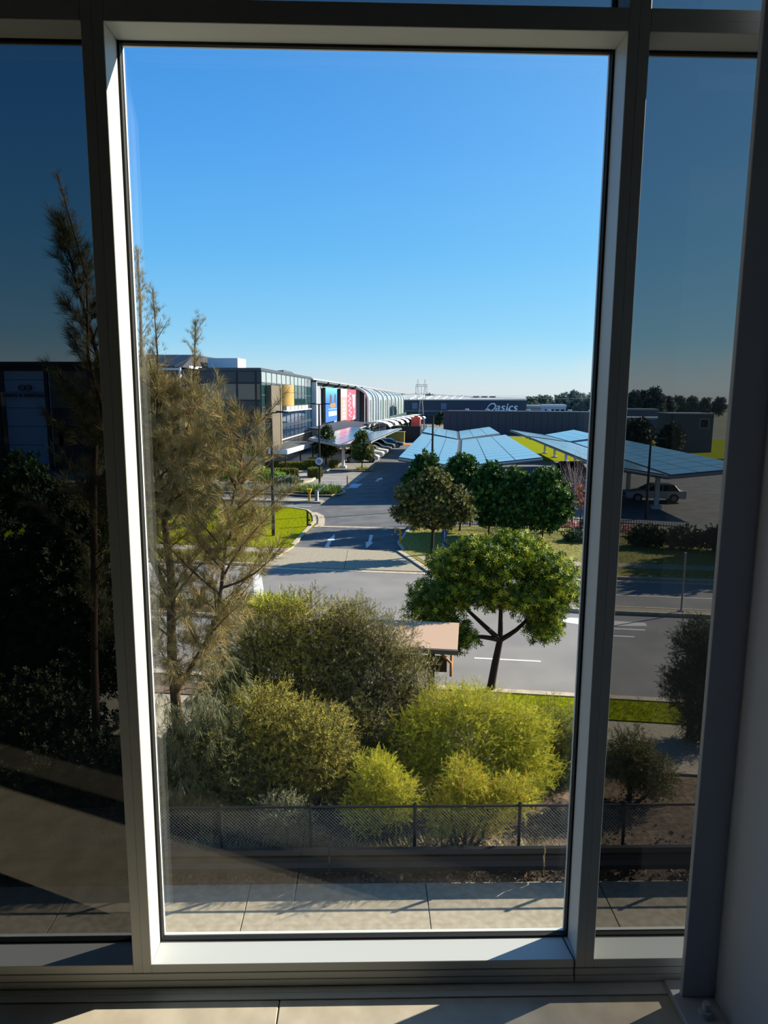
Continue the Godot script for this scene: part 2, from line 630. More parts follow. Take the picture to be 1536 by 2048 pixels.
func ground() -> void:
	var land := solid("ground", Vector3(0, -0.35, -400), Vector3(1800, 0.5, 1400), M.land)
	tag(land, "flat dull green open land reaching to the horizon", "ground", "", "structure")
	# service path under the window
	var path := thing("service_path", "pale concrete service path in slabs between the building and the black fence", "path", Vector3.ZERO, 0.0, "", "structure")
	solid("bed", Vector3(0, -0.07, -4.65), Vector3(30, 0.1, 8.8), M.joint, path)
	for i in range(-6, 6):
		for k in 2:
			solid("slab", Vector3(-1.9 + 2.9 * i + 1.45, -0.01, -0.22 - 2.2 - 4.4 * k), Vector3(2.886, 0.04, 4.386), M.concrete, path, 0.006)
	# planted bank between the path and the street
	var bank := MB.new()
	var hn := FastNoiseLite.new()
	hn.seed = 5
	hn.frequency = 0.5
	var rows := 20
	var cols := 70
	var at := func(i: int, k: int) -> Vector3:
		var x := -22.0 + 44.0 * k / cols
		var far: float = (tan(SITE) * x) - 13.2 / cos(SITE)
		var z := lerpf(-9.03, far, float(i) / rows)
		var edge := minf(1.0, minf(i, rows - i) / 3.0)
		return Vector3(x, 0.0 + edge * (0.12 + 0.14 * hn.get_noise_2d(x, z)), z)
	for i in rows:
		for k in cols:
			bank.quad(at.call(i, k), at.call(i, k + 1), at.call(i + 1, k + 1), at.call(i + 1, k))
	tag(obj("garden_bank", bank, M.soil), "bare brown soil and leaf litter of the planted bank behind the black fence", "soil", "", "structure")
	# near footpath and verge
	var fp := thing("footpath", "grey concrete footpath on the near side of the road, right of the shrubs", "footpath", Vector3.ZERO, 0.0, "", "structure")
	for i in range(-10, 18):
		area("slab", [[i * 2.0 + 0.006, 13.2], [i * 2.0 + 1.994, 13.2], [i * 2.0 + 1.994, 15.62], [i * 2.0 + 0.006, 15.62]], -0.06, 0.06, M.concrete, fp)
	var verge := [[1.2, 15.62], [36, 15.62], [36, 16.85], [1.2, 16.85]]
	var vg := surface("verge", "strip of yellow green mown grass beside the near kerb", "grass", verge, -0.06, 0.09, M.turf)
	grass_tufts(vg, [[1.2, 15.65], [12, 15.65], [12, 16.82], [1.2, 16.82]], 0.085, 7000, 0.07, ["8f9c22", "7f8c1e", "a59a3a", "6c7a1c"])
	surface("verge_soil", "patch of bare brown earth by the near kerb around the street tree", "soil", [[-26, 15.62], [1.2, 15.62], [1.2, 16.85], [-26, 16.85]], -0.06, 0.085, M.soil)
	# the road: one sheet, with kerbs and a median on it
	surface("road", "wide grey asphalt road crossing the view", "road", [[-90, 16.8], [90, 16.8], [90, 30.42], [-90, 30.42]], -0.12, 0.0, M.road)
	var k1 := thing("trim_3", "pale concrete kerb along the near edge of the road", "kerb", Vector3.ZERO, 0.0, "", "structure")
	kerb("kerb_stone", [[-24, 16.85], [36, 16.85]], 0.2, 0.12, k1)
	kerb("gutter", [[-24, 17.05], [36, 17.05]], 0.3, 0.012, k1, 4.8)
	var k2 := thing("trim_4", "concrete kerb along the far edge of the road", "kerb", Vector3.ZERO, 0.0, "", "structure")
	kerb("kerb_stone", [[-40, 30.36], [-9.5, 30.36]], 0.2, 0.13, k2)
	kerb("kerb_stone", [[-1.6, 30.36], [50, 30.36]], 0.2, 0.13, k2)
	kerb("gutter", [[-40, 29.98], [50, 29.98]], 0.36, 0.012, k2, 4.8)
	var md := thing("median", "narrow raised concrete median with a rounded nose, right of the street tree", "median", Vector3.ZERO, 0.0, "", "structure")
	area("infill", [[4.1, 25.2], [4.5, 25.12], [60, 25.12], [60, 25.58], [4.5, 25.58], [4.1, 25.48]], -0.03, 0.12, M.concrete, md)
	kerb("kerb_stone", [[60, 25.12], [4.5, 25.12], [4.1, 25.2], [3.95, 25.34], [4.1, 25.48], [4.5, 25.58], [60, 25.58]], 0.14, 0.13, md)
	var md2 := thing("median", "planted median bed with lime strappy plants at the left of the road", "median", Vector3.ZERO, 0.0, "", "structure")
	area("soil", [[-60, 22.5], [-6.0, 22.6], [-5.6, 23.2], [-6.0, 24.1], [-60, 24.6]], -0.03, 0.11, M.soil, md2)
	kerb("kerb_stone", [[-60, 24.6], [-6.0, 24.1], [-5.6, 23.2], [-6.0, 22.6], [-60, 22.5]], 0.16, 0.13, md2)
	# painted road marks, a few millimetres proud
	var marks := [
		["lane_dash", [[0.46, 19.58], [2.5, 19.58], [2.5, 19.7], [0.46, 19.7]], "white lane dash on the near lanes, behind the street tree trunk"],
		["lane_dash", [[6.46, 19.58], [8.5, 19.58], [8.5, 19.7], [6.46, 19.7]], "white lane dash on the near lanes at the right column"],
		["lane_line", [[5.0, 23.16], [6.42, 23.16], [6.42, 23.3], [5.0, 23.3]], "longer of the two white road lines seen through the right pane"],
		["lane_line", [[4.8, 22.36], [5.88, 22.36], [5.88, 22.5], [4.8, 22.5]], "shorter of the two white road lines seen through the right pane"],
		["lane_line", [[5.6, 27.7], [60, 27.7], [60, 27.8], [5.6, 27.8]], "thin white line between the far lanes right of the street tree"],
		["median_arrow", [[3.3, 23.86], [4.0, 24.32], [6.6, 24.06], [6.6, 23.7], [4.5, 23.42]], "large white painted arrowhead before the median nose"],
		["crossing_band", [[-9.95, 30.0], [-9.55, 30.0], [-7.55, 24.2], [-8.0, 24.2]], "pale painted band across the far lanes, left of the driveway mouth"],
	]
	for m in marks:
		surface(m[0], m[2], "road marking", m[1], -0.01, 0.006, M.paint)
	# concrete crossover into the driveway
	var ap := thing("crossover", "pale concrete driveway crossover between the road and the entrance drive", "driveway", Vector3.ZERO, 0.0, "", "structure")
	for q in [[[-9.4, 30.42], [-5.62, 30.42], [-6.2, 34.75], [-9.12, 34.85]], [[-5.6, 30.42], [-1.75, 30.42], [-3.62, 34.6], [-6.18, 34.75]]]:
		area("slab", q, -0.06, 0.03, M.concrete, ap)
	for s in [[[-9.6, 30.42], [-9.42, 30.42], [-9.15, 34.8], [-9.3, 34.8]], [[-1.73, 30.42], [-1.45, 30.42], [-3.3, 34.6], [-3.6, 34.6]]]:
		area("edge", s, -0.06, 0.1, M.kerb, ap)


func street() -> void:
	# everything asphalt inside the centre is one sheet; lawns, beds and kerbs stand on it
	surface("driveway", "dark asphalt entrance drive and car park lanes", "driveway", [[-70, 34.7], [40, 34.4], [60, 150], [-12, 240], [-30, 160], [-70, 100]], -0.09, 0.004, M.drive)
	# left lawn with its curved kerb
	var edge := [[-9.16, 34.98], [-9.51, 40.49], [-9.62, 42.4], [-9.97, 43.84], [-10.4, 45.29], [-11.09, 46.8], [-12.31, 47.72], [-14.57, 47.92], [-40, 48.0]]
	var lawn := edge + [[-40, 34.3], [-9.2, 34.3]]
	var lw := surface("lawn", "bright green corner lawn inside the curved kerb, left of the drive", "lawn", lawn, -0.05, 0.1, M.turf)
	grass_tufts(lw, edge.slice(0, 8) + [[-22, 48.0], [-22, 34.4], [-9.25, 34.4]], 0.095, 22000, 0.075, ["a4aa08", "909c08", "b4b014", "7e8a0a"])
	var kc := thing("trim_5", "curved pale concrete kerb round the corner lawn", "kerb", Vector3.ZERO, 0.0, "", "structure")
	var inner := edge.duplicate()
	inner.reverse()
	kerb("kerb_stone", edge, 0.2, 0.15, kc, 1.2)
	var gut := [[-9.02, 40.8], [-8.97, 41.9], [-9.32, 43.7], [-9.72, 45.2], [-10.5, 46.5]]
	kerb("gutter_slab", gut, 0.42, 0.03, kc, 1.4)
	var fp := thing("footpath", "concrete footpath strip left of the crossover, before the corner lawn", "footpath", Vector3.ZERO, 0.0, "", "structure")
	for i in 12:
		area("slab", [[-9.25 - i * 2.0, 33.05], [-11.24 - i * 2.0, 33.05], [-11.24 - i * 2.0, 34.25], [-9.25 - i * 2.0, 34.25]], -0.06, 0.075, M.concrete, fp)
	var dv := surface("verge_dry", "dry yellowish grass verge left of the crossover", "grass", [[-40, 30.56], [-9.6, 30.56], [-9.4, 33.0], [-40, 33.0]], -0.06, 0.1, M.turf_dry)
	grass_tufts(dv, [[-22, 30.6], [-9.65, 30.6], [-9.45, 33.0], [-22, 33.0]], 0.095, 6000, 0.09, ["8b8330", "76742a", "6a7020"])
	# right lawn rising to the palisade fence
	var rl := surface("lawn", "shaded lawn between the palisade fence and the road, right of the drive", "lawn", [[-1.4, 30.56], [40, 30.56], [40, 44], [-3.5, 42.2], [-3.75, 36.5], [-3.3, 34.6]], -0.05, 0.1, M.turf_dry)
	grass_tufts(rl, [[-1.6, 31.0], [16, 31.0], [16, 41], [-3.4, 41]], 0.095, 26000, 0.08, ["7c8420", "8f8a34", "9a9040", "666f18"])
	surface("footpath_far", "thin concrete footpath through the far right lawn", "footpath", [[-2.0, 32.3], [40, 32.3], [40, 33.3], [-2.45, 33.3]], 0.05, 0.11, M.concrete)
	var kr := thing("trim_6", "concrete kerb down the right side of the entrance drive", "kerb", Vector3.ZERO, 0.0, "", "structure")
	kerb("kerb_stone", [[-3.5, 42.2], [-3.75, 36.5], [-3.3, 34.6]], 0.16, 0.14, kr)
	# speed hump and arrows
	surface("speed_hump", "low pale speed hump strip across the entrance drive", "speed hump", [[-9.2, 40.9], [-3.8, 41.1], [-3.8, 41.5], [-9.15, 41.3]], -0.01, 0.03, M.kerb)
	var am := [
		["drive_arrow", [[-7.56, 35.24], [-7.34, 35.24], [-7.5, 36.95], [-7.36, 36.98], [-7.7, 38.85], [-7.8, 36.98], [-7.7, 36.95]], "white arrow pointing away on the left lane of the drive"],
		["drive_arrow", [[-5.28, 35.18], [-5.12, 36.85], [-5.26, 36.85], [-5.42, 38.93], [-5.64, 38.93], [-5.42, 36.9], [-5.56, 36.9]], "white arrow pointing towards the road on the right lane of the drive"],
		["drive_arrow", [[-9.0, 65.6], [-8.8, 65.6], [-8.72, 67.4], [-8.5, 67.4], [-8.8, 69.2], [-9.15, 67.4], [-8.92, 67.4]], "small white arrow in the canopy shadow on the drive"],
	]
	for m in am:
		surface(m[0], m[2], "road marking", m[1], -0.01, 0.012, M.paint)
	# lanes and islands left of the drive
	var is1 := thing("planting_island", "kerbed bed of strappy green plants left of the drive, behind the boom gate", "island", Vector3.ZERO, 0.0, "", "structure")
	var ie := [[-26, 54.9], [-15.91, 54.6], [-12.73, 53.95], [-10.96, 54.2], [-10.4, 55.2], [-10.2, 56.6], [-10.6, 57.8], [-12.0, 58.3], [-26, 58.6]]
	area("bed", ie, -0.03, 0.14, M.soil, is1)
	kerb("kerb_stone", ie, 0.22, 0.18, is1, 1.8)
	var is2 := thing("boom_island", "low narrow concrete island under the boom gate", "island", Vector3.ZERO, 0.0, "", "structure")
	area("infill", [[-30, 50.9], [-11.1, 50.6], [-10.84, 51.0], [-11.2, 51.7], [-30, 52.2]], -0.03, 0.14, M.concrete, is2)
	for m in [["lane_line", [[-15.6, 52.9], [-12.7, 52.62], [-12.7, 52.8], [-15.6, 53.1]], "white line on the lane behind the boom gate island"], ["lane_line", [[-15.2, 49.1], [-11.5, 49.1], [-11.5, 49.25], [-15.2, 49.25]], "white line on the lane before the boom gate island"]]:
		surface(m[0], m[2], "road marking", m[1], -0.01, 0.012, M.paint)
	surface("plaza", "pale paved walk beside the hedges in front of the glass building", "paving", [[-40, 58.7], [-15.6, 58.7], [-15.0, 64.5], [-15.7, 76], [-16.0, 110], [-40, 110]], -0.03, 0.13, noisy("a5978a", "8a7e72", 0.5, 0.9, 31))
	var kp := thing("trim_7", "pale kerb along the left parking bays", "kerb", Vector3.ZERO, 0.0, "", "structure")
	kerb("kerb_stone", [[-15.7, 58.7], [-14.9, 64.5], [-15.6, 76], [-15.9, 110]], 0.2, 0.18, kp, 3.0)
	var wait := mat("7b7d7e", 0.9)
	surface("parking_bays", "paler grey parking bay surface left of the drive", "parking", [[-15.0, 59.2], [-10.55, 59.2], [-10.6, 73], [-11.6, 86], [-13.6, 140], [-17, 140], [-15.8, 76], [-14.9, 64.5]], -0.01, 0.008, M.road)
	for v in [60.2, 62.7, 65.7, 68.7]:
		surface("bay_line", "thin white bay line across the empty front parking bays", "road marking", [[-14.8, v], [-10.6, v], [-10.6, v + 0.12], [-14.8, v + 0.12]], -0.01, 0.014, M.paint).set_meta("group", "white lines of the empty front bays")
	surface("bay_panel", "pale blue painted square of an accessible bay beside the yellow bollard", "road marking", [[-10.7, 60.4], [-9.9, 60.4], [-9.9, 63.4], [-10.8, 63.4]], -0.01, 0.016, noisy("a9c4d6", "8fb0c8", 1.5, 0.8, 32))
	var ti := thing("tree_island", "small kerbed island under the round car park tree", "island", Vector3.ZERO, 0.0, "", "structure")
	area("bed", [[-15.2, 74.4], [-11.4, 74.0], [-10.7, 74.3], [-10.7, 75.6], [-11.4, 76.0], [-15.2, 75.6]], -0.03, 0.14, M.soil, ti)
	kerb("kerb_stone", [[-15.2, 74.4], [-11.4, 74.0], [-10.7, 74.3], [-10.7, 75.6], [-11.4, 76.0], [-15.2, 75.6]], 0.18, 0.17, ti, 1.5)
	# grass beyond the solar canopies
	surface("lawn", "sunlit yellow green field between the solar canopies and the dark warehouse", "lawn", [[6.5, 92], [60, 92], [60, 150], [2.5, 150]], -0.03, 0.05, M.turf)
	surface("rear_lane", "brown grey sealed yard behind the solar canopies, before the dark warehouse", "driveway", [[-11, 140], [4, 130], [4, 200], [-18, 215]], -0.02, 0.03, noisy("7d756c", "686058", 0.1, 0.95, 33))


func panes(parent: Node3D, xs: Array, ys: Array, z: float, gap: float, pick: Callable) -> void:   # recessed panes in a grid, each its own pane; the bars between them are left to the frame
	for i in xs.size() - 1:
		for k in ys.size() - 1:
			var m: Material = (pick as Callable).call(i, k)
			if m:
				solid("pane", Vector3((xs[i] + xs[i + 1]) / 2.0, (ys[k] + ys[k + 1]) / 2.0, z), Vector3(xs[i + 1] - xs[i] - gap, ys[k + 1] - ys[k] - gap, 0.04), m, parent)


func grid_frame(parent: Node3D, xs: Array, ys: Array, z: float, w: float, d: float, m: Material) -> void:
	var b := MB.new()
	for x in xs:
		b.box(Vector3(x, (ys[0] + ys[-1]) / 2.0, z), Vector3(w, ys[-1] - ys[0] + w, d))
	for y in ys:
		b.box(Vector3((xs[0] + xs[-1]) / 2.0, y, z + 0.004), Vector3(xs[-1] - xs[0] + w, w, d))
	obj("frame", b, m, parent)


func facade_node(called: String, label: String, category: String, u: float, v: float, deg: float) -> Node3D:
	# local x runs away along the facade, z points out of it towards +u
	var a := deg_to_rad(deg)
	var x := S(sin(a), 0, cos(a))
	var o := thing(called, label, category)
	o.transform = Transform3D(Basis(x, Vector3.UP, x.cross(Vector3.UP)), S(u, 0, v))
	return o


func centre() -> void:
	# corner building of dark glass
	var g := site_thing("glass_building", "three storey dark glass corner building with a flat roof, left of the drive", "building", -21.5, 70.15)
	var body := MB.new()
	var e := Vector2(33.3 * sin(deg_to_rad(-4.0)), 33.3 * cos(deg_to_rad(-4.0)))
	var foot := [Vector3(-6.6, 0, -0.12), Vector3(-0.12, 0, -0.12), Vector3(e.x - 0.12, 0, -e.y), Vector3(-12, 0, -e.y)]
	var pts := foot.duplicate()
	for p in foot:
		pts.append(p + Vector3(0, 10.6, 0))
	body.hexa(pts)
	obj("body", body, M.facade_dark, g)
	var cap := MB.new()
	var c0 := [Vector3(-6.6, 10.6, 0.05), Vector3(0.06, 10.6, 0.05), Vector3(e.x + 0.06, 10.6, -e.y), Vector3(-12, 10.6, -e.y)]
	pts = c0.duplicate()
	for p in c0:
		pts.append(p + Vector3(0, 0.3, 0))
	cap.hexa(pts)
	obj("roof_edge", cap, mat("3d434a", 0.4), g)
	var xs := [-6.5, -4.55, -2.55, -0.55, 0.0]
	var ys := [1.85, 4.1, 5.4, 6.6, 7.6, 9.35, 10.6]
	grid_frame(g, xs, ys, -0.02, 0.16, 0.1, M.facade_dark)
	panes(g, xs, ys, -0.06, 0.14, func(i, k): return M.facade_green if (k == 4 and i < 3) or (k == 1 and i > 1) else (M.facade_glass if k in [0, 2, 4] else mat("33383f", 0.25)))
	solid("ground_wall", Vector3(-0.95, 0.92, 0.06), Vector3(1.9, 1.84, 0.16), mat("b9c4d4", 0.7), g)
	solid("ground_wall", Vector3(-4.2, 0.92, 0.0), Vector3(4.4, 1.84, 0.1), M.facade_glass, g)
	# long side of the same building: its own local frame as a part
	var side := Node3D.new()
	side.name = "side_facade"
	g.add_child(side)
	side.rotation.y = deg_to_rad(90.0 + 4.0)
	var sx := []
	for i in 13:
		sx.append(33.2 * i / 12.0)
	var sy := [1.5, 2.6, 3.0, 4.5, 4.72, 6.2, 6.9, 8.15, 9.45, 10.6]
	grid_frame(side, sx, sy, -0.05, 0.09, 0.08, mat("4a5056", 0.35))
	var stone := mat("26282b", 0.35, 0.0, 0.6)
	var pale := mat("8f9ca0", 0.06, 0.0, 0.8)
	var blue := mat("1b3550", 0.04, 0.0, 0.7)
	panes(side, sx, sy, -0.08, 0.06, func(i, k): return pale if k == 8 else (M.facade_green if k in [6, 7] else (blue if k in [2, 4] and i > 3 else (mat("c9cbc6", 0.5) if k == 5 and i > 4 and i < 11 else stone))))
	solid("bay_panel", Vector3(4.6, 5.4, 0.25), Vector3(4.6, 7.6, 0.7), mat("665b4b", 0.5), side, 0.03)
	solid("bay_panel", Vector3(7.05, 5.4, 0.32), Vector3(0.3, 7.8, 0.8), mat("b5a27a", 0.5), side, 0.03)
	var drum := MB.new()
	drum.tube([Vector3(11.0, 6.95, -0.5), Vector3(11.0, 9.35, -0.5)], [1.9, 1.9], 28)
	obj("golden_drum", drum, mat("c39a4c", 0.45), side)
	for k in 3:
		solid("sill_band", Vector3(20.0, [1.45, 2.95, 6.25][k], 0.02), Vector3(26.0, 0.12, 0.1), M.white, side)
	solid("shopfront", Vector3(17, 0.75, -0.1), Vector3(33, 1.5, 0.1), M.facade_glass, side)
	var pl := MB.new()
	pl.hexa([Vector3(-3.4, 10.9, -14), Vector3(-1.4, 10.9, -14), Vector3(-1.9, 10.9, -22), Vector3(-4, 10.9, -22), Vector3(-3.4, 11.0, -14), Vector3(-1.6, 11.25, -15), Vector3(-2.1, 11.25, -21), Vector3(-4, 11.0, -22)])
	obj("roof_plant", pl, mat("39424a", 0.5), g)
	# entrance awning
	var aw := site_thing("entrance_awning", "white boxed awning over the glass building's entrance", "awning", -20.2, 69.0)
	var fa := MB.new()
	fa.hexa([Vector3(-0.3, 2.2, 0), Vector3(1.7, 2.2, 0), Vector3(1.7, 2.2, -13.5), Vector3(-2.0, 2.2, -13.5), Vector3(-0.3, 2.68, 0), Vector3(1.7, 2.68, 0), Vector3(1.7, 2.68, -13.5), Vector3(-2.0, 2.68, -13.5)])
	obj("fascia", fa, mat("dfe3e6", 0.6), aw)
	solid("roof_sheet", Vector3(-0.1, 2.69, -6.75), Vector3(3.2, 0.03, 13.2), mat("4a4d50", 0.7), aw)
	for k in 3:
		solid("post", Vector3(1.4, 1.1, -0.4 - 6.3 * k), Vector3(0.12, 2.2, 0.12), M.black, aw)
	# long building at the left with posts and a solar roof
	var b := site_thing("shop_building", "long dark shop building with pale wall panels and a steel post frame, far left", "building", -28.3, 70.6)
	solid("body", Vector3(-20.1, 5.4, -12), Vector3(39.5, 10.8, 23.6), mat("24272b", 0.6), b)
	solid("upper_wall", Vector3(-26.2, 11.0, -6), Vector3(28, 0.9, 11.8), mat("2a2d31", 0.6), b)
	var bx := [-40.0, -34, -28.2, -22.0, -16.7, -12.4, -8.2, -4.1, 0.0]
	var by := [0.2, 2.6, 4.6, 6.6, 8.3, 9.6, 10.8]
	panes(b, bx, by, -0.18, 0.05, func(i, k): return mat("93a9c2", 0.6) if i == 3 else (mat("6b6258", 0.6) if i == 4 and k > 2 else (M.facade_glass if k in [1, 3] else mat("2c2f33", 0.5))))
	for x in [-16.45, -22.1, -28.2]:
		solid("dark_post", Vector3(x, 5.7, 0.9), Vector3(0.36, 11.4, 0.3), M.black, b)
	solid("dark_beam", Vector3(-24, 11.25, 0.9), Vector3(27, 0.42, 0.5), M.black, b)
	solid("white_post", Vector3(-1.7, 5.45, 0.7), Vector3(0.2, 10.9, 0.2), M.white, b)
	solid("white_beam", Vector3(-0.7, 10.95, -0.8), Vector3(0.22, 0.25, 3.4), M.white, b)
	solid("white_beam", Vector3(-5.6, 10.75, 0.7), Vector3(8.0, 0.2, 0.2), M.white, b)
	var roof := MB.new()
	roof.hexa([Vector3(-11, 11.0, -1), Vector3(-2.2, 11.0, -1), Vector3(-2.2, 11.0, -22), Vector3(-11, 11.0, -22), Vector3(-11, 12.7, -8), Vector3(-3.6, 12.7, -8), Vector3(-3.6, 12.7, -16), Vector3(-11, 12.7, -16)])
	obj("pitched_roof", roof, mat("141a22", 0.7), b)
	for k in 4:
		var sp := MB.new()
		sp.hexa([Vector3(-10.6 + k * 1.9, 11.12, -1.4), Vector3(-8.85 + k * 1.9, 11.12, -1.4), Vector3(-8.85 + k * 1.9, 12.62, -7.6), Vector3(-10.6 + k * 1.9, 12.62, -7.6), Vector3(-10.6 + k * 1.9, 11.18, -1.4), Vector3(-8.85 + k * 1.9, 11.18, -1.4), Vector3(-8.85 + k * 1.9, 12.68, -7.6), Vector3(-10.6 + k * 1.9, 12.68, -7.6)])
		obj("solar_panel", sp, mat("0c121c", 0.5), b)
	solid("white_plant_box", Vector3(-0.4, 11.6, -10), Vector3(3.6, 1.5, 3.0), M.white, b)
	# lettering on the pale panels at the far left
	var sg := site_thing("shop_sign", "dark serif lettering with a small round emblem on pale wall panels, far left pane", "sign", -47.7, 70.5)
	var tm := TextMesh.new()
	var sf := SystemFont.new()
	sf.font_names = PackedStringArray(["Droid Serif"])
	sf.font_weight = 700
	tm.font = sf
	tm.text = "LINDT & SPRÜNGLI"
	tm.font_size = 64
	tm.pixel_size = 0.0085
	tm.depth = 0.06
	var tl := obj("lettering", tm, mat("0d0f12", 0.5), sg)
	tl.position = Vector3(0, 7.95, 0.08)
	var em := MB.new()
	for s in [-1, 1]:
		var ring := []
		var rr := []
		for k in 21:
			ring.append(Vector3(s * 0.33 + 0.3 * cos(TAU * k / 20), 8.75 + 0.3 * sin(TAU * k / 20), 0.08))
			rr.append(0.045)
		em.tube(ring, rr, 6)
		em.box(Vector3(s * 0.33, 8.75, 0.08), Vector3(0.28, 0.09, 0.06), Basis(Vector3.BACK, s * 0.7))
		em.tube([Vector3(s * 0.62, 8.5, 0.08), Vector3(s * 0.8, 8.75, 0.08), Vector3(s * 0.62, 9.0, 0.08)], [0.04, 0.045, 0.04], 6)
	obj("emblem", em, mat("0d0f12", 0.5), sg)
	wing()


func wing() -> void:
	# the long grey wing with banners and arched glazed bays
	var w := facade_node("outlet_wing", "long grey outlet centre wing with white arched ribs receding along the drive", "building", -23.83, 103.4, -2.5)
	var body := MB.new()
	body.hexa([Vector3(0, 0, -0.25), Vector3(254, 0, -0.25), Vector3(254, 0, -40), Vector3(0, 0, -40), Vector3(0, 10.3, -0.25), Vector3(254, 9.8, -0.25), Vector3(254, 9.8, -40), Vector3(0, 10.3, -40)])
	obj("body", body, mat("5f656d", 0.7), w)
	var pc := mat("8b919c", 0.55)
	for i in 18:
		solid("wall_panel", Vector3(4.15 * i + 2.1, 5.0, -0.1), Vector3(4.05, 10.0, 0.24), pc, w, 0.03)
	var pv := mat("cfd4d6", 0.55)
	for p in [[0.4, 0.5], [56.0, 1.4], [66.0, 1.0], [110.0, 2.4]]:
		solid("pilaster", Vector3(p[0], 5.2, 0.35), Vector3(p[1], 10.2, 0.8), pv, w, 0.04)
	var gut := MB.new()
	gut.hexa([Vector3(0, 10.15, -0.4), Vector3(254, 9.65, -0.4), Vector3(254, 9.65, 0.75), Vector3(0, 10.15, 0.75), Vector3(0, 10.5, -0.4), Vector3(254, 9.98, -0.4), Vector3(254, 9.98, 0.75), Vector3(0, 10.5, 0.75)])
	obj("gutter", gut, mat("4c5258", 0.5), w)
	var fas := MB.new()
	fas.hexa([Vector3(0, 10.5, -0.5), Vector3(254, 9.98, -0.5), Vector3(254, 9.98, 0.3), Vector3(0, 10.5, 0.3), Vector3(0, 10.72, -0.5), Vector3(254, 10.1, -0.5), Vector3(254, 10.1, 0.3), Vector3(0, 10.72, 0.3)])
	obj("roof_edge", fas, mat("b9c0c2", 0.5), w)
	var ro := MB.new()
	ro.hexa([Vector3(46, 10.2, -0.6), Vector3(250, 9.8, -0.6), Vector3(250, 9.8, -30), Vector3(46, 10.2, -30), Vector3(60, 11.5, -6), Vector3(250, 10.6, -6), Vector3(250, 10.6, -22), Vector3(60, 11.5, -22)])
	obj("upper_roof", ro, mat("7d8487", 0.5), w)
	for x in [8.6, 20.7, 32.8, 44.9, 56.4]:
		var br := MB.new()
		br.tube([Vector3(x, 9.7, 0.2), Vector3(x, 9.85, 0.9), Vector3(x, 10.3, 1.3)], [0.16, 0.16, 0.14], 6)
		br.box(Vector3(x, 3.0, 0.1), Vector3(0.34, 3.4, 0.24))
		obj("bracket", br, M.black, w)
	solid("corner_post", Vector3(0.3, 5.2, 0.3), Vector3(0.25, 10.4, 0.3), M.black, w)
	# curved glazed bays: springing at 7.2, rolling back to the wall top
	var gl := mat("8fa0a0", 0.12, 0.0, 0.7)
	var out := 3.0
	var arc := func(f: float, top: float) -> Vector2:   # (z, y) along the section
		if f < 0.5:
			return Vector2(out, lerpf(1.2, top - 2.6, f / 0.5))
		var a := (f - 0.5) / 0.5 * PI / 2.0
		return Vector2(out * cos(a), top - 2.6 + 2.6 * sin(a))
	var ribs := [52.0, 64.6, 72.0]
	var ribs2 := [78.0, 93.7, 110.2, 127.4, 146.1, 164.9, 181.5, 200.1]
	var span := func(x0: float, x1: float, top: float) -> void:
		var n := 10
		for i in n:
			var p: Vector2 = arc.call(float(i) / n, top)
			var q: Vector2 = arc.call(float(i + 1) / n, top)
			for h in 2:
				var a := lerpf(x0, x1, h / 2.0) + 0.05
				var b := lerpf(x0, x1, (h + 1) / 2.0) - 0.05
				var mb := MB.new()
				mb.hexa([Vector3(a, p.y + 0.03, p.x), Vector3(b, p.y + 0.03, p.x), Vector3(b, p.y + 0.03, p.x - 0.08), Vector3(a, p.y + 0.03, p.x - 0.08), Vector3(a, q.y, q.x), Vector3(b, q.y, q.x), Vector3(b, q.y, q.x - 0.08), Vector3(a, q.y, q.x - 0.08)])
				obj("glazing", mb, gl, w)
	for set_ in [ribs, ribs2]:
		for i in set_.size():
			var top: float = 10.0 - set_[i] * 0.002
			var path := []
			var rr := []
			for k in 19:
				var p: Vector2 = arc.call(k / 18.0, top)
				path.append(Vector3(set_[i], p.y + 0.06, p.x + 0.1))
				rr.append(0.3)
			var mb := MB.new()
			mb.tube(path, rr, 8)
			obj("rib", mb, mat("dfe3e2", 0.5), w)
			if i + 1 < set_.size():
				span.call(set_[i] + 0.2, set_[i + 1] - 0.2, top)
	# banners on the grey wall
	var ba := facade_node("banner", "tall blue banner with brown figures and a white caption on the grey wing", "banner", -23.6, 103.4, -2.5)
	banner(ba, 8.7, 21.5, 3.9, 9.5, blue_print())
	var bb := facade_node("banner", "wide coral red banner with white script beside the blue banner", "banner", -23.6, 103.4, -2.5)
	banner(bb, 26.1, 49.6, 3.3, 9.55, red_print())
	# verandah roof and glass balconies below
	var vr := facade_node("verandah", "dark low verandah roof on posts along the grey wing under the banners", "verandah", -19.3, 97.0, -2.0)
	var rf := MB.new()
	rf.hexa([Vector3(0, 3.0, 1.8), Vector3(36, 3.0, 1.8), Vector3(36, 3.5, -3.5), Vector3(0, 3.5, -3.5), Vector3(0, 3.16, 1.8), Vector3(36, 3.16, 1.8), Vector3(36, 3.7, -3.5), Vector3(0, 3.7, -3.5)])
	obj("roof_sheet", rf, mat("2f3137", 0.6), vr)
	solid("gutter", Vector3(18, 3.05, 1.9), Vector3(36.2, 0.16, 0.14), mat("9aa0a4", 0.5), vr)
	for k in 7:
		solid("post", Vector3(0.4 + k * 5.9, 1.5, 1.6), Vector3(0.2, 3.0, 0.2), M.black, vr)
	var gb := facade_node("glass_balcony", "greenish glass balcony fronts below the white arched ribs", "balcony", -17.5, 150.0, -2.5)
	for k in 9:
		solid("glass_panel", Vector3(10.0 * k + 5, 3.3 - 0.06 * k, 0), Vector3(9.6, 1.3, 0.1), mat("7d9494", 0.1), gb)
	solid("deck", Vector3(45, 2.2, -1.2), Vector3(92, 0.6, 3.0), mat("59605f", 0.7), gb)


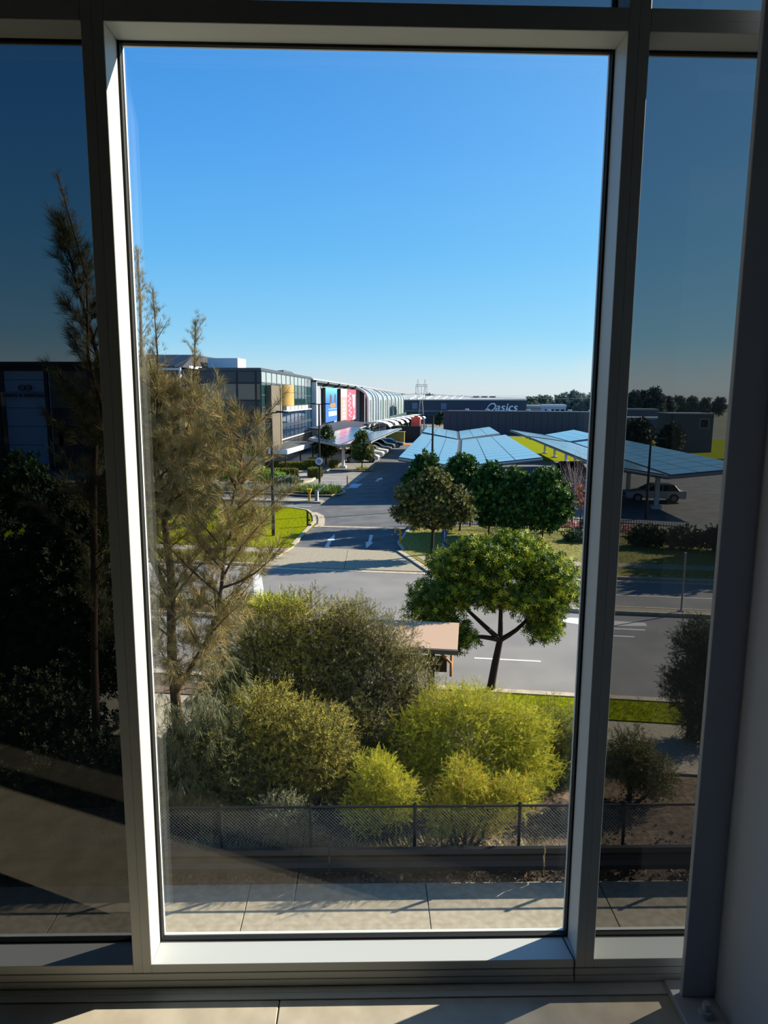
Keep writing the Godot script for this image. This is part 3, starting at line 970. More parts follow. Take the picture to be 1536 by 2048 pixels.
func banner(o: Node3D, x0: float, x1: float, y0: float, y1: float, tex: Texture2D) -> void:
	solid("backing", Vector3((x0 + x1) / 2.0, (y0 + y1) / 2.0, 0.2), Vector3(x1 - x0, y1 - y0, 0.5), M.facade_dark, o)
	var q := MB.new()
	q.quad_uv(Vector3(x0, y0, 0.47), Vector3(x1, y0, 0.47), Vector3(x1, y1, 0.47), Vector3(x0, y1, 0.47))
	var m := mat("ffffff", 0.6)
	m.albedo_texture = tex
	obj("print", q, m, o)


func blue_print() -> ImageTexture:
	var im := Image.create(256, 256, false, Image.FORMAT_RGB8)
	for y in 256:
		for x in 256:
			im.set_pixel(x, y, srgb("5aa9ee").lerp(srgb("0a5cc0"), clampf(y / 110.0, 0, 1)))
	var ell := func(cx: float, cy: float, rx: float, ry: float, c: Color) -> void:
		for y in range(maxi(0, int(cy - ry)), mini(256, int(cy + ry))):
			for x in range(maxi(0, int(cx - rx)), mini(256, int(cx + rx))):
				if pow((x - cx) / rx, 2) + pow((y - cy) / ry, 2) < 1.0:
					im.set_pixel(x, y, c)
	for f in [[100, 95, 16, 44], [118, 80, 10, 36], [205, 90, 17, 50], [215, 62, 12, 14], [96, 66, 10, 20]]:
		ell.call(f[0], f[1], f[2], f[3], srgb("3c2a24"))
	for f in [[130, 130, 40, 14], [185, 128, 36, 16], [160, 142, 60, 10]]:
		ell.call(f[0], f[1], f[2], f[3], srgb("8d6a4c"))
	im.fill_rect(Rect2i(60, 158, 190, 6), srgb("7fb4ea"))
	im.fill_rect(Rect2i(66, 178, 176, 36), srgb("e6eaf0"))
	for k in 7:
		im.fill_rect(Rect2i(74 + k * 24, 186, 13, 22), srgb("aab4c4"))
	return ImageTexture.create_from_image(im)


func red_print() -> ImageTexture:
	var im := Image.create(256, 256, false, Image.FORMAT_RGB8)
	im.fill(srgb("e2405c"))
	im.fill_rect(Rect2i(0, 0, 96, 256), srgb("a58a88"))
	im.fill_rect(Rect2i(6, 0, 88, 62), srgb("efe6d2"))
	for k in 3:
		im.fill_rect(Rect2i(22, 14 + k * 14, 52, 6), srgb("b9b48c"))
	for k in 5:
		im.fill_rect(Rect2i(30, 92 + k * 30, 40, 9), srgb("e9dfdd"))
		im.fill_rect(Rect2i(38, 106 + k * 30, 24, 5), srgb("cbbab8"))
	# loose white script strokes
	for s in 4:
		var px := 118.0 + s * 6
		for i in 60:
			var t := i / 60.0
			var x := int(px + 26 * sin(t * 9.0 + s * 1.7) * (1.0 - 0.4 * t) + 14)
			var y := int(26 + s * 50 + t * 52)
			im.fill_rect(Rect2i(clampi(x, 100, 180), clampi(y, 0, 250), 5, 3), srgb("f6d9dd"))
	# a white figure at the right edge
	for y in 256:
		var hw := 18.0 + 16.0 * sin(y / 40.0) + 8.0 * sin(y / 17.0)
		if y > 40:
			im.fill_rect(Rect2i(clampi(int(222 - hw), 150, 255), y, int(hw * 1.5), 1), srgb("f2eeec"))
	return ImageTexture.create_from_image(im)


func distance_things() -> void:
	# dark warehouse close behind the lawn
	var wh := site_thing("warehouse", "long low dark blue grey warehouse with a flat top behind the solar canopies", "warehouse", 12.6, 158.4)
	solid("body", Vector3(0, 2.45, -12.2), Vector3(37.6, 4.9, 24), mat("272e3a", 0.6), wh)
	var pn := mat("2d3644", 0.5)
	for k in 25:
		solid("wall_panel", Vector3(-18.25 + 1.52 * k, 2.55, 0), Vector3(1.49, 5.1, 0.16), pn, wh, 0.02)
	solid("parapet_cap", Vector3(0, 5.13, -0.1), Vector3(38.2, 0.1, 0.5), mat("59626c", 0.5), wh)
	for k in 7:
		var vt := site_thing("roof_vent", "small white vent box on the dark warehouse roof", "vent", -1.3 + 4.55 * k, 162, "row of white roof vents")
		vt.position.y = 4.9
		solid("box", Vector3(0, 0.45, 0), Vector3(0.85, 0.5, 0.85), M.white, vt, 0.05)
		solid("collar", Vector3(0, 0.1, 0), Vector3(0.6, 0.25, 0.6), M.galv, vt)
		var nth: String = ["first", "second", "third", "fourth", "fifth", "sixth", "seventh"][k]
		vt.set_meta("label", "white vent box on the dark warehouse roof, %s from its left end" % nth)
	# the big dark shed with the white sign
	var sh := site_thing("outlet_shed", "large dark blue shed with pale roof carrying a white sign, beyond the warehouse", "building", -2.7, 225)
	solid("body", Vector3(0, 3.55, -20.2), Vector3(38.2, 7.1, 40), mat("2a3442", 0.6), sh)
	for k in 16:
		solid("wall_panel", Vector3(-17.9 + 2.39 * k, 5.75, 0), Vector3(2.36, 3.2, 0.16), mat("2b3a4e", 0.5), sh)
	solid("band", Vector3(0, 3.85, 0.1), Vector3(38.3, 0.5, 0.4), mat("5a6b80", 0.5), sh)
	solid("lower_wall", Vector3(0, 1.8, 0), Vector3(38.2, 3.6, 0.16), mat("243044", 0.5), sh)
	for x in [-15.6, -6.5]:
		solid("pale_panel", Vector3(x, 5.4, 0.12), Vector3(1.7, 1.9, 0.1), mat("57708a", 0.5), sh)
	var rf := MB.new()
	rf.hexa([Vector3(-19.2, 7.1, 0.5), Vector3(19.2, 7.3, 0.5), Vector3(19.2, 7.3, -39), Vector3(-19.2, 7.1, -39), Vector3(-19.2, 7.35, 0.5), Vector3(19.2, 7.75, 0.5), Vector3(19.2, 9.0, -18), Vector3(-19.2, 8.6, -18)])
	obj("roof", rf, mat("a9afad", 0.6), sh)
	for k in 7:
		var b := MB.new()
		b.hexa([Vector3(-17.5 + k * 2.6, 7.42, 0), Vector3(-17.2 + k * 2.6, 7.42, 0), Vector3(-16.2 + k * 2.6, 8.6, -16), Vector3(-16.5 + k * 2.6, 8.6, -16), Vector3(-17.5 + k * 2.6, 7.6, 0), Vector3(-17.2 + k * 2.6, 7.6, 0), Vector3(-16.2 + k * 2.6, 8.75, -16), Vector3(-16.5 + k * 2.6, 8.75, -16)])
		obj("roof_rib", b, M.white, sh)
	for k in 3:
		solid("roof_light", Vector3(3.6 + 2.6 * k, 8.45, -8), Vector3(2.0, 0.3, 2.0), mat("39444a", 0.3), sh)
	var sg := site_thing("shed_sign", "white slanted lettering with a swirl emblem on the dark blue shed", "sign", 9.0, 224.7)
	var tm := TextMesh.new()
	var sf := SystemFont.new()
	sf.font_names = PackedStringArray(["Droid Sans"])
	sf.font_weight = 700
	tm.font = sf
	tm.text = "asics"
	tm.font_size = 128
	tm.pixel_size = 0.0235
	tm.depth = 0.15
	var white := mat("dfe8f4", 0.5)
	var tl := obj("lettering", tm, white, sg)
	tl.transform = Transform3D(Basis(Vector3(1, 0, 0), Vector3(0.2, 1, 0), Vector3(0, 0, 1)), Vector3(1.35, 5.1, 0.2))
	var em := MB.new()
	var path := []
	var rr := []
	for k in 33:   # the swirl: a loop that runs up to the right, over, and out to the left
		var a := lerpf(-2.5, 4.4, k / 32.0)
		var rx := lerpf(0.75, 1.35, k / 32.0)
		var ry := lerpf(0.7, 1.5, k / 32.0)
		var p := Vector2(rx * cos(a), ry * sin(a))
		path.append(Vector3(-3.2 + p.x + 0.4 * p.y, 5.0 + p.y + 0.25 * k / 32.0, 0.2))
		rr.append(0.06 + 0.2 * sin(PI * k / 32.0))
	em.tube(path, rr, 6)
	obj("emblem", em, white, sg)
	# small pale buildings right of the shed
	var pb := site_thing("office_block", "small white flat roofed office block beyond the dark warehouse", "building", 21.9, 200)
	solid("body", Vector3(0, 2.9, 0), Vector3(5.8, 5.8, 8), mat("aeb7c0", 0.6), pb)
	solid("roof_edge", Vector3(0, 6.1, 0), Vector3(6.1, 0.6, 8.3), M.white, pb)
	for k in 4:
		solid("window", Vector3(-2.1 + 1.4 * k, 4.6, 4.02), Vector3(0.9, 1.1, 0.06), M.facade_glass, pb)
	var pb2 := site_thing("long_shed", "long low pale roofed shed left of the white office block", "building", 22.5, 240)
	solid("body", Vector3(0, 2.6, 0), Vector3(11, 5.2, 10), mat("8d99a3", 0.6), pb2)
	solid("roof", Vector3(0, 5.5, 0), Vector3(11.6, 0.7, 10.6), mat("b5bcbd", 0.6), pb2)
	# power pylon of angle steel
	var py := site_thing("power_pylon", "grey lattice power pylon with two horns before the dark shed", "pylon", -14.85, 205)
	var lat := MB.new()
	var leg := func(a: Vector3, b: Vector3, r: float) -> void:
		lat.tube([a, b], [r, r], 4)
	for s in [-1, 1]:
		for d in [-0.5, 0.5]:
			leg.call(Vector3(s * 0.95, 0, d), Vector3(s * 0.35, 7.0, d * 0.5), 0.05)
			leg.call(Vector3(s * 0.35, 7.0, d * 0.5), Vector3(s * 1.05, 11.2, d * 0.6), 0.045)
			leg.call(Vector3(s * 1.2, 7.5, d * 0.6), Vector3(s * 1.15, 11.2, d * 0.6), 0.035)
			leg.call(Vector3(s * 0.75, 11.4, d * 0.5), Vector3(s * 1.0, 13.2, 0), 0.04)
			leg.call(Vector3(s * 1.25, 11.4, d * 0.5), Vector3(s * 1.0, 13.2, 0), 0.04)
		for k in 9:
			var y := 0.8 * k
			leg.call(Vector3(s * (0.95 - 0.068 * k), y, 0.5), Vector3(-s * (0.88 - 0.068 * k), y + 0.8, 0.45), 0.025)
	for y in [11.2, 11.7]:
		for d in [-0.3, 0.3]:
			leg.call(Vector3(-1.7, y, d), Vector3(1.7, y, d), 0.05)
	for k in 7:
		leg.call(Vector3(-1.5 + 0.5 * k, 11.2, 0.3), Vector3(-1.25 + 0.5 * k, 11.7, 0.3), 0.03)
	obj("lattice", lat, mat("7f8a94", 0.6), py)
	for s in [-1.6, 0.0, 1.6]:
		var ins := MB.new()
		ins.tube([Vector3(s, 11.2, 0), Vector3(s, 9.2, 0)], [0.05, 0.05], 5)
		ins.tube([Vector3(s, 9.4, 0), Vector3(s, 9.1, 0)], [0.12, 0.12], 6)
		obj("insulator", ins, mat("66717b", 0.6), py)
	for s in [[-1.62, "left"], [1.62, "right"]]:
		for dir in [-1, 1]:
			var wi := MB.new()
			var p := []
			var r := []
			for k in 13:
				var t := k / 12.0
				p.append(S(-14.85 + s[0] + dir * 60 * t, 9.1 - 3.4 * t * (1 - t) - 0.6 * t, 205 + 35 * t * dir))
				r.append(0.03)
			wi.tube(p, r, 4)
			tag(obj("power_line", wi, mat("5b646c", 0.6)), "thin sagging power line running %s from the pylon's %s arm" % ["left" if dir < 0 else "right", s[1]], "power line")
	# right pane: grey two storey house block and pale roofs
	var hb := site_thing("grey_building", "grey two storey building with one framed window, seen through the right pane", "building", 33.2, 112)
	solid("body", Vector3(0, 2.9, -4), Vector3(6.2, 5.8, 8), mat("4b5664", 0.7), hb)
	solid("roof_edge", Vector3(0, 5.85, -4), Vector3(6.6, 0.2, 8.4), mat("7b8794", 0.6), hb)
	solid("window", Vector3(1.8, 4.4, 0.02), Vector3(1.1, 1.2, 0.08), M.facade_glass, hb)
	solid("window_frame", Vector3(1.8, 4.4, 0.0), Vector3(1.4, 1.5, 0.06), mat("8a94a0", 0.6), hb)
	for q in [[40, 180, 12, 3.2, "nearer pale roofed shed seen through the right pane"], [48, 230, 16, 4.6, "longer pale roofed shed behind trees seen through the right pane"]]:
		var ps := site_thing("pale_shed", q[4], "building", q[0], q[1])
		solid("body", Vector3(0, q[3] / 2.0, 0), Vector3(q[2], q[3], 8), mat("79838c", 0.7), ps)
		solid("roof", Vector3(0, q[3] + 0.25, 0), Vector3(q[2] + 0.6, 0.5, 8.6), mat("b7bcc0", 0.6), ps)


func lamp_post(label: String, u: float, v: float, h: float, arms: Array) -> void:
	var p := site_thing("lamp_post", label, "lamp post", u, v, "car park lamp posts")
	var b := MB.new()
	b.tube([Vector3(0, 0, 0), Vector3(0, 1.2, 0), Vector3(0, h, 0)], [0.1, 0.095, 0.065], 10)
	b.tube([Vector3(0, 0, 0), Vector3(0, 0.03, 0)], [0.2, 0.2], 10)
	obj("pole", b, M.black, p)
	for a in arms:
		var s := MB.new()
		s.tube([Vector3(0, h - 0.06, 0), Vector3(a * 0.35, h - 0.02, 0), Vector3(a * 0.5, h, 0)], [0.045, 0.04, 0.04], 6)
		obj("arm", s, M.black, p)
		var q := MB.new()
		q.hexa([Vector3(a * 0.3, h - 0.05, -0.14), Vector3(a * 1.0, h - 0.03, -0.12), Vector3(a * 1.0, h - 0.03, 0.12), Vector3(a * 0.3, h - 0.05, 0.14), Vector3(a * 0.3, h + 0.07, -0.09), Vector3(a * 1.0, h + 0.04, -0.09), Vector3(a * 1.0, h + 0.04, 0.09), Vector3(a * 0.3, h + 0.07, 0.09)])
		obj("lamp_head", q, M.black, p)


func make_car(called: String, label: String, paint: Material, suv: bool) -> Node3D:   # nose along local +x
	var c := thing(called, label, "car")
	var h := 1.62 if suv else 1.42
	var deck := 1.0 if suv else 0.9
	var side := PackedVector2Array()
	var arch := func(cx: float) -> void:
		for k in 9:
			var a := PI - PI * k / 8.0
			side.append(Vector2(cx + 0.4 * cos(a), 0.33 + 0.4 * sin(a)))
	side.append(Vector2(-2.2, 0.3))
	arch.call(-1.35)
	arch.call(1.38)
	for q in [[2.16, 0.3], [2.26, 0.5], [2.22, 0.72], [2.02, deck - 0.12], [0.95, deck], [-2.1, deck + 0.02], [-2.24, deck - 0.2], [-2.26, 0.5]]:
		side.append(Vector2(q[0], q[1]))
	var b := MB.new()
	b.prism(side, Transform3D(Basis.IDENTITY, Vector3(0, 0, -0.88)), 1.76)
	var bonnet := MB.new()
	bonnet.hexa([Vector3(0.9, deck - 0.02, -0.8), Vector3(2.05, deck - 0.16, -0.72), Vector3(2.05, deck - 0.16, 0.72), Vector3(0.9, deck - 0.02, 0.8), Vector3(0.9, deck + 0.05, -0.72), Vector3(1.95, deck - 0.08, -0.6), Vector3(1.95, deck - 0.08, 0.6), Vector3(0.9, deck + 0.05, 0.72)])
	obj("body", b, paint, c)
	obj("bonnet", bonnet, paint, c)
	var rear := -2.1 if suv else -1.75
	var wd := MB.new()
	wd.hexa([Vector3(rear, deck - 0.02, -0.83), Vector3(1.05, deck - 0.02, -0.83), Vector3(1.05, deck - 0.02, 0.83), Vector3(rear, deck - 0.02, 0.83), Vector3(rear + 0.4, h - 0.06, -0.64), Vector3(0.25, h - 0.06, -0.64), Vector3(0.25, h - 0.06, 0.64), Vector3(rear + 0.4, h - 0.06, 0.64)])
	obj("windows", wd, M.facade_glass, c)
	var rf := MB.new()
	rf.hexa([Vector3(rear + 0.36, h - 0.07, -0.67), Vector3(0.28, h - 0.07, -0.67), Vector3(0.28, h - 0.07, 0.67), Vector3(rear + 0.36, h - 0.07, 0.67), Vector3(rear + 0.5, h, -0.56), Vector3(0.1, h, -0.56), Vector3(0.1, h, 0.56), Vector3(rear + 0.5, h, 0.56)])
	obj("roof", rf, paint, c)
	var pl := MB.new()
	for s in [-1, 1]:
		pl.tube([Vector3(1.06, deck, s * 0.83), Vector3(0.27, h - 0.05, s * 0.65)], [0.035, 0.035], 5)
		pl.tube([Vector3(-0.45, deck, s * 0.845), Vector3(-0.5, h - 0.05, s * 0.655)], [0.035, 0.035], 5)
		pl.tube([Vector3(rear, deck, s * 0.83), Vector3(rear + 0.4, h - 0.05, s * 0.65)], [0.05, 0.05], 5)
	obj("pillars", pl, paint, c)
	for x in [-1.35, 1.38]:
		for s in [-1, 1]:
			var w := MB.new()
			w.tube([Vector3(x, 0.335, s * 0.88), Vector3(x, 0.335, s * 0.66)], [0.335, 0.335], 18)
			var wheel := obj("wheel", w, M.rubber, c)
			var hb := MB.new()
			hb.tube([Vector3(x, 0.335, s * 0.9), Vector3(x, 0.335, s * 0.86)], [0.2, 0.22], 12)
			obj("hub", hb, M.galv, wheel)
	for s in [-1, 1]:
		solid("headlight", Vector3(2.14, 0.72, s * 0.66), Vector3(0.2, 0.13, 0.32), mat("c9d2d6", 0.1), c, 0.03)
		solid("mirror", Vector3(0.75, deck + 0.1, s * 0.95), Vector3(0.12, 0.13, 0.2), paint, c, 0.03)
		solid("tail_light", Vector3(-2.2, deck - 0.12, s * 0.72), Vector3(0.14, 0.24, 0.24), mat("7a1512", 0.3), c, 0.03)
	solid("grille", Vector3(2.22, 0.55, 0), Vector3(0.08, 0.18, 0.9), M.rubber, c)
	return c


func carpark() -> void:
	lamp_post("black lamp post with one lamp arm on the corner lawn before the glass building", -11.0, 37.35, 7.15, [1])
	lamp_post("black lamp post with two lamp arms in the planting island behind the boom gate", -13.3, 60.4, 7.4, [-1, 1])
	lamp_post("black lamp post with one lamp arm among the dark round trees, right of the drive", -2.6, 49.0, 6.75, [-1])
	lamp_post("slim black lamp post by the solar canopy seen through the right pane", 12.0, 47.6, 5.4, [1])
	# cars nosed towards the drive under the left solar canopy
	var silver := mat("e4e6e6", 0.25)
	silver.clearcoat_enabled = true
	var ink := mat("0d1114", 0.2)
	ink.clearcoat_enabled = true
	var teal := mat("1f4246", 0.2)
	teal.clearcoat_enabled = true
	var rows := [
		["car", "white car nearest the round car park tree under the left solar canopy", silver, true, 86.3, -13.6],
		["car", "white car second in the row under the left solar canopy", silver, true, 92.0, -13.7],
		["car", "white car third in the row, between a white and a dark car", silver, false, 97.2, -13.8],
		["car", "small black car fourth in the row under the left solar canopy", ink, false, 102.3, -13.9],
		["car", "large black car fifth in the row, beside the teal one", ink, true, 107.6, -14.0],
		["car", "dark teal car at the far end of the row before the olive cabinet", teal, false, 113.5, -13.2],
	]
	for r in rows:
		var c := make_car(r[0], r[1], r[2], r[3])
		c.set_meta("group", "cars in the left parking row")
		c.position = S(r[5], 0.008, r[4])
		c.rotation.y = -SITE
	for r in [["black car under the right solar canopy, nearest the bare twiggy tree", ink, true, 9.8, 66.0, PI], ["silver car behind the bare twiggy tree under the right solar canopy", mat("8f979c", 0.25), false, 10.3, 60.6, PI], ["dark grey car further back under the right solar canopy", mat("2b3036", 0.2), true, 9.6, 73.0, PI], ["pale car seen low through the right pane under the solar canopy", mat("b9bec2", 0.25), false, 14.6, 56.5, PI]]:
		var c := make_car("car", r[0], r[1], r[2])
		c.position = S(r[3], 0.004, r[4])
		c.rotation.y = -SITE + r[5]
	# small things along the drive
	var bo := site_thing("bollard", "slim black post at the corner of the lawn kerb with a small bracket", "post", -9.75, 40.6)
	solid("post", Vector3(0, 0.58, 0), Vector3(0.11, 0.98, 0.11), M.black, bo, 0.01)
	solid("bracket", Vector3(0.1, 0.5, 0), Vector3(0.12, 0.1, 0.06), M.black, bo)
	solid("foot", Vector3(0.14, 0.16, -0.05), Vector3(0.16, 0.14, 0.14), M.rubber, bo, 0.02)
	var yb := site_thing("yellow_bollard", "thin yellow bollard between the empty parking bays", "bollard", -11.05, 62.0)
	var ym := MB.new()
	ym.tube([Vector3(0, 0, 0), Vector3(0, 0.88, 0), Vector3(0, 0.92, 0)], [0.07, 0.07, 0.03], 10)
	obj("post", ym, mat("b8862a", 0.5), yb)
	var rd := site_thing("card_reader", "yellow card reader post with a wide head at the boom gate", "card reader", -12.1, 51.2)
	solid("post", Vector3(0, 0.5, 0), Vector3(0.14, 0.74, 0.14), M.yellow, rd, 0.01)
	var hd := MB.new()
	hd.hexa([Vector3(-0.1, 0.72, -0.12), Vector3(0.1, 0.72, -0.12), Vector3(0.1, 0.72, 0.12), Vector3(-0.1, 0.72, 0.12), Vector3(-0.2, 1.04, -0.16), Vector3(0.2, 1.04, -0.16), Vector3(0.2, 1.04, 0.16), Vector3(-0.2, 1.04, 0.16)])
	obj("head", hd, M.yellow, rd)
	var bg := site_thing("boom_gate", "grey and white boom gate cabinet with its arm raised to the right", "boom gate", -11.55, 51.2)
	solid("cabinet", Vector3(0, 0.54, 0), Vector3(0.2, 0.8, 0.3), mat("6f7478", 0.5), bg, 0.02)
	solid("door", Vector3(0.12, 0.52, 0), Vector3(0.05, 0.78, 0.28), M.white, bg, 0.01)
	solid("arm", Vector3(0.36, 1.08, 0), Vector3(0.62, 0.09, 0.06), M.white, bg).rotation.z = 0.62
	var yp := site_thing("yellow_post", "bent yellow pipe post with a white sensor at the right edge of the drive", "post", -3.55, 36.1)
	var pm := MB.new()
	pm.tube([Vector3(0, 0.05, 0), Vector3(0, 0.86, 0), Vector3(-0.04, 0.93, 0), Vector3(-0.24, 0.95, 0), Vector3(-0.27, 0.9, 0), Vector3(-0.27, 0.72, 0)], [0.05, 0.05, 0.05, 0.05, 0.05, 0.05], 10)
	obj("pipe", pm, M.yellow, yp)
	solid("sensor", Vector3(-0.28, 1.02, 0), Vector3(0.14, 0.14, 0.14), M.white, yp, 0.03)
	solid("foot_plate", Vector3(0, 0.11, 0), Vector3(0.22, 0.02, 0.22), M.galv, yp)
	var bs := site_thing("blue_sign", "small upright blue sign board in the shaded lawn under the olive green tree", "sign", -1.13, 35.5)
	solid("board", Vector3(0, 0.62, 0), Vector3(0.26, 0.9, 0.05), mat("0d3f9a", 0.5), bs, 0.01)
	solid("print", Vector3(0.02, 0.84, 0.028), Vector3(0.05, 0.34, 0.004), mat("a8bfe4", 0.5), bs)
	for s in [-1, 1]:
		solid("leg", Vector3(s * 0.09, 0.13, 0), Vector3(0.03, 0.16, 0.03), M.galv, bs)
	var rs := site_thing("round_sign", "small round white sign on the two armed lamp post", "sign", -13.3, 60.2)
	var rm := MB.new()
	rm.tube([Vector3(0, 2.35, 0.04), Vector3(0, 2.35, 0.07)], [0.32, 0.32], 20)
	obj("disc", rm, M.white, rs)
	var rr := MB.new()
	rr.tube([Vector3(0, 2.35, 0.065), Vector3(0, 2.35, 0.076)], [0.2, 0.2], 16)
	obj("print", rr, mat("8d93b4", 0.6), rs)
	var mp := site_thing("sign_pole", "thin grey sign pole standing on the median, seen through the right pane", "pole", 8.2, 25.35)
	var pp := MB.new()
	pp.tube([Vector3(0, 0.12, 0), Vector3(0, 2.34, 0)], [0.035, 0.035], 8)
	obj("pole", pp, M.galv, mp)
	solid("cap", Vector3(0, 2.36, 0), Vector3(0.09, 0.05, 0.09), M.galv, mp)
	solid("footing", Vector3(0, 0.13, 0), Vector3(0.18, 0.04, 0.18), M.galv, mp)
	# rear yard of the car park
	var gc := site_thing("olive_cabinet", "olive green electrical cabinet at the end of the car row", "cabinet", -13.2, 123)
	solid("body", Vector3(0, 1.05, 0), Vector3(3.0, 1.9, 1.2), mat("6e6f2c", 0.6), gc, 0.04)
	solid("lid", Vector3(0, 2.05, 0), Vector3(3.2, 0.14, 1.4), mat("8d8d48", 0.6), gc, 0.03)
	solid("plinth", Vector3(0, 0.06, 0), Vector3(3.1, 0.12, 1.3), M.kerb, gc)
	var or_ := site_thing("orange_pad", "flat orange painted pad beside the olive cabinet", "pad", -10.6, 121.0)
	solid("pad", Vector3(0, 0.03, 0), Vector3(3.4, 0.05, 3.4), mat("c97f3c", 0.8), or_)
	var ds := site_thing("screen_enclosure", "black screened enclosure with pale end posts behind the olive cabinet", "enclosure", -12.4, 127.5)
	solid("screen", Vector3(0, 1.45, 0), Vector3(6.2, 2.9, 0.3), mat("14181c", 0.6), ds)
	for x in [3.25, 3.75, 4.2]:
		solid("post", Vector3(x, 1.6, 0), Vector3(0.28, 3.2, 0.4), mat("a8adae", 0.6), ds)
	var cb := site_thing("coral_box", "coral red plant box with a small cap standing behind the black enclosure", "box", -11.9, 150)
	solid("body", Vector3(0, 2.6, 0), Vector3(1.9, 2.6, 1.9), mat("c8503f", 0.6), cb, 0.05)
	solid("cap", Vector3(0.1, 4.05, 0), Vector3(0.8, 0.35, 0.8), mat("c8503f", 0.6), cb, 0.04)
	solid("stand", Vector3(0, 0.65, 0), Vector3(1.5, 1.3, 1.5), M.galv, cb)
	# white shade sails along the shop terrace
	for k in 8:
		var u := -16.6 + 0.35 * k
		var v := 124.0 + 7.5 * k
		var sl := site_thing("shade_sail", "", "shade sail", u, v, "white shade sails in a row below the arches")
		sl.set_meta("label", "white curved shade sail below the arches, %s from the near end" % ["first", "second", "third", "fourth", "fifth", "sixth", "seventh", "eighth"][k])
		var sm := MB.new()
		for i in 6:
			var a0 := PI * i / 6.0
			var a1 := PI * (i + 1) / 6.0
			sm.hexa([Vector3(2.4 * cos(a0), 2.9 + 0.9 * sin(a0), -2.6), Vector3(2.4 * cos(a1), 2.9 + 0.9 * sin(a1), -2.6), Vector3(2.4 * cos(a1), 2.9 + 0.9 * sin(a1), 2.6), Vector3(2.4 * cos(a0), 2.9 + 0.9 * sin(a0), 2.6),
				Vector3(2.45 * cos(a0), 2.96 + 0.92 * sin(a0), -2.6), Vector3(2.45 * cos(a1), 2.96 + 0.92 * sin(a1), -2.6), Vector3(2.45 * cos(a1), 2.96 + 0.92 * sin(a1), 2.6), Vector3(2.45 * cos(a0), 2.96 + 0.92 * sin(a0), 2.6)])
		obj("fabric", sm, mat("d9dddc", 0.7), sl)
		for s in [-1, 1]:
			var pm2 := MB.new()
			pm2.tube([Vector3(s * 2.35, 0, 0), Vector3(s * 2.35, 2.95, 0)], [0.07, 0.07], 6)
			obj("post", pm2, M.galv, sl)
	# palisade fence under the dark trees
	fence_palisade([[-3.6, 42.4], [0.2, 42.2], [3.9, 41.3], [7.2, 39.9], [12, 38.6]])
	# bus shelter by the footpath
	var bsd := site_thing("bus_shelter", "small roadside shelter with a pinkish flat roof behind the street tree", "shelter", -1.3, 14.2)
	var rf := MB.new()
	rf.hexa([Vector3(-1.5, 2.42, 0.75), Vector3(1.33, 2.42, 0.75), Vector3(1.33, 2.52, -0.85), Vector3(-1.5, 2.52, -0.85), Vector3(-1.5, 2.5, 0.75), Vector3(1.33, 2.5, 0.75), Vector3(1.33, 2.6, -0.85), Vector3(-1.5, 2.6, -0.85)])
	obj("roof_sheet", rf, mat("b59a82", 0.8), bsd)
	var fr := MB.new()
	fr.box(Vector3(-0.08, 2.44, 0.78), Vector3(2.86, 0.1, 0.05))
	fr.box(Vector3(-0.08, 2.53, -0.88), Vector3(2.86, 0.1, 0.05))
	obj("fascia", fr, mat("55504a", 0.6), bsd)
	solid("back_panel", Vector3(0.0, 2.1, 0.62), Vector3(2.2, 0.36, 0.06), mat("2a211b", 0.7), bsd)
	for x in [-1.1, 0.72]:
		solid("post", Vector3(x, 1.2, 0.6), Vector3(0.1, 2.42, 0.1), mat("2c2620", 0.7), bsd)
		solid("post", Vector3(x, 1.2, -0.6), Vector3(0.1, 2.5, 0.1), mat("2c2620", 0.7), bsd)
	for x in [-1.35, 1.2]:
		var bk := MB.new()
		bk.tube([Vector3(x, 2.4, 0.2), Vector3(x, 2.1, 0.7), Vector3(x, 1.86, 0.72)], [0.035, 0.035, 0.035], 6)
		bk.tube([Vector3(x - 0.3, 2.4, 0.6), Vector3(x, 2.15, 0.7)], [0.03, 0.03], 6)
		obj("bracket", bk, mat("a9743c", 0.7), bsd)
	solid("bench", Vector3(-0.2, 0.48, 0.2), Vector3(1.6, 0.06, 0.4), mat("6a5238", 0.8), bsd)


func fence_palisade(line: Array) -> void:
	var f := thing("palisade_fence", "black metal picket fence under the dark round trees, right of the drive", "fence")
	var rail := MB.new()
	var pick := MB.new()
	for i in line.size() - 1:
		var a := Vector2(line[i][0], line[i][1])
		var b := Vector2(line[i + 1][0], line[i + 1][1])
		for y in [0.25, 1.05]:
			rail.tube([S(a.x, y, a.y), S(b.x, y, b.y)], [0.025, 0.025], 4)
		var n := int(a.distance_to(b) / 0.14)
		for k in n:
			var p := a.lerp(b, float(k) / n)
			pick.box(S(p.x, 0.68, p.y), Vector3(0.022, 1.16, 0.022))
		var pb := MB.new()
		pb.box(S(a.x, 0.68, a.y), Vector3(0.08, 1.36, 0.08))
		obj("fence_post", pb, M.black, f)
	obj("rails", rail, M.black, f)
	obj("pickets", pick, M.black, f).set_meta("kind", "stuff")


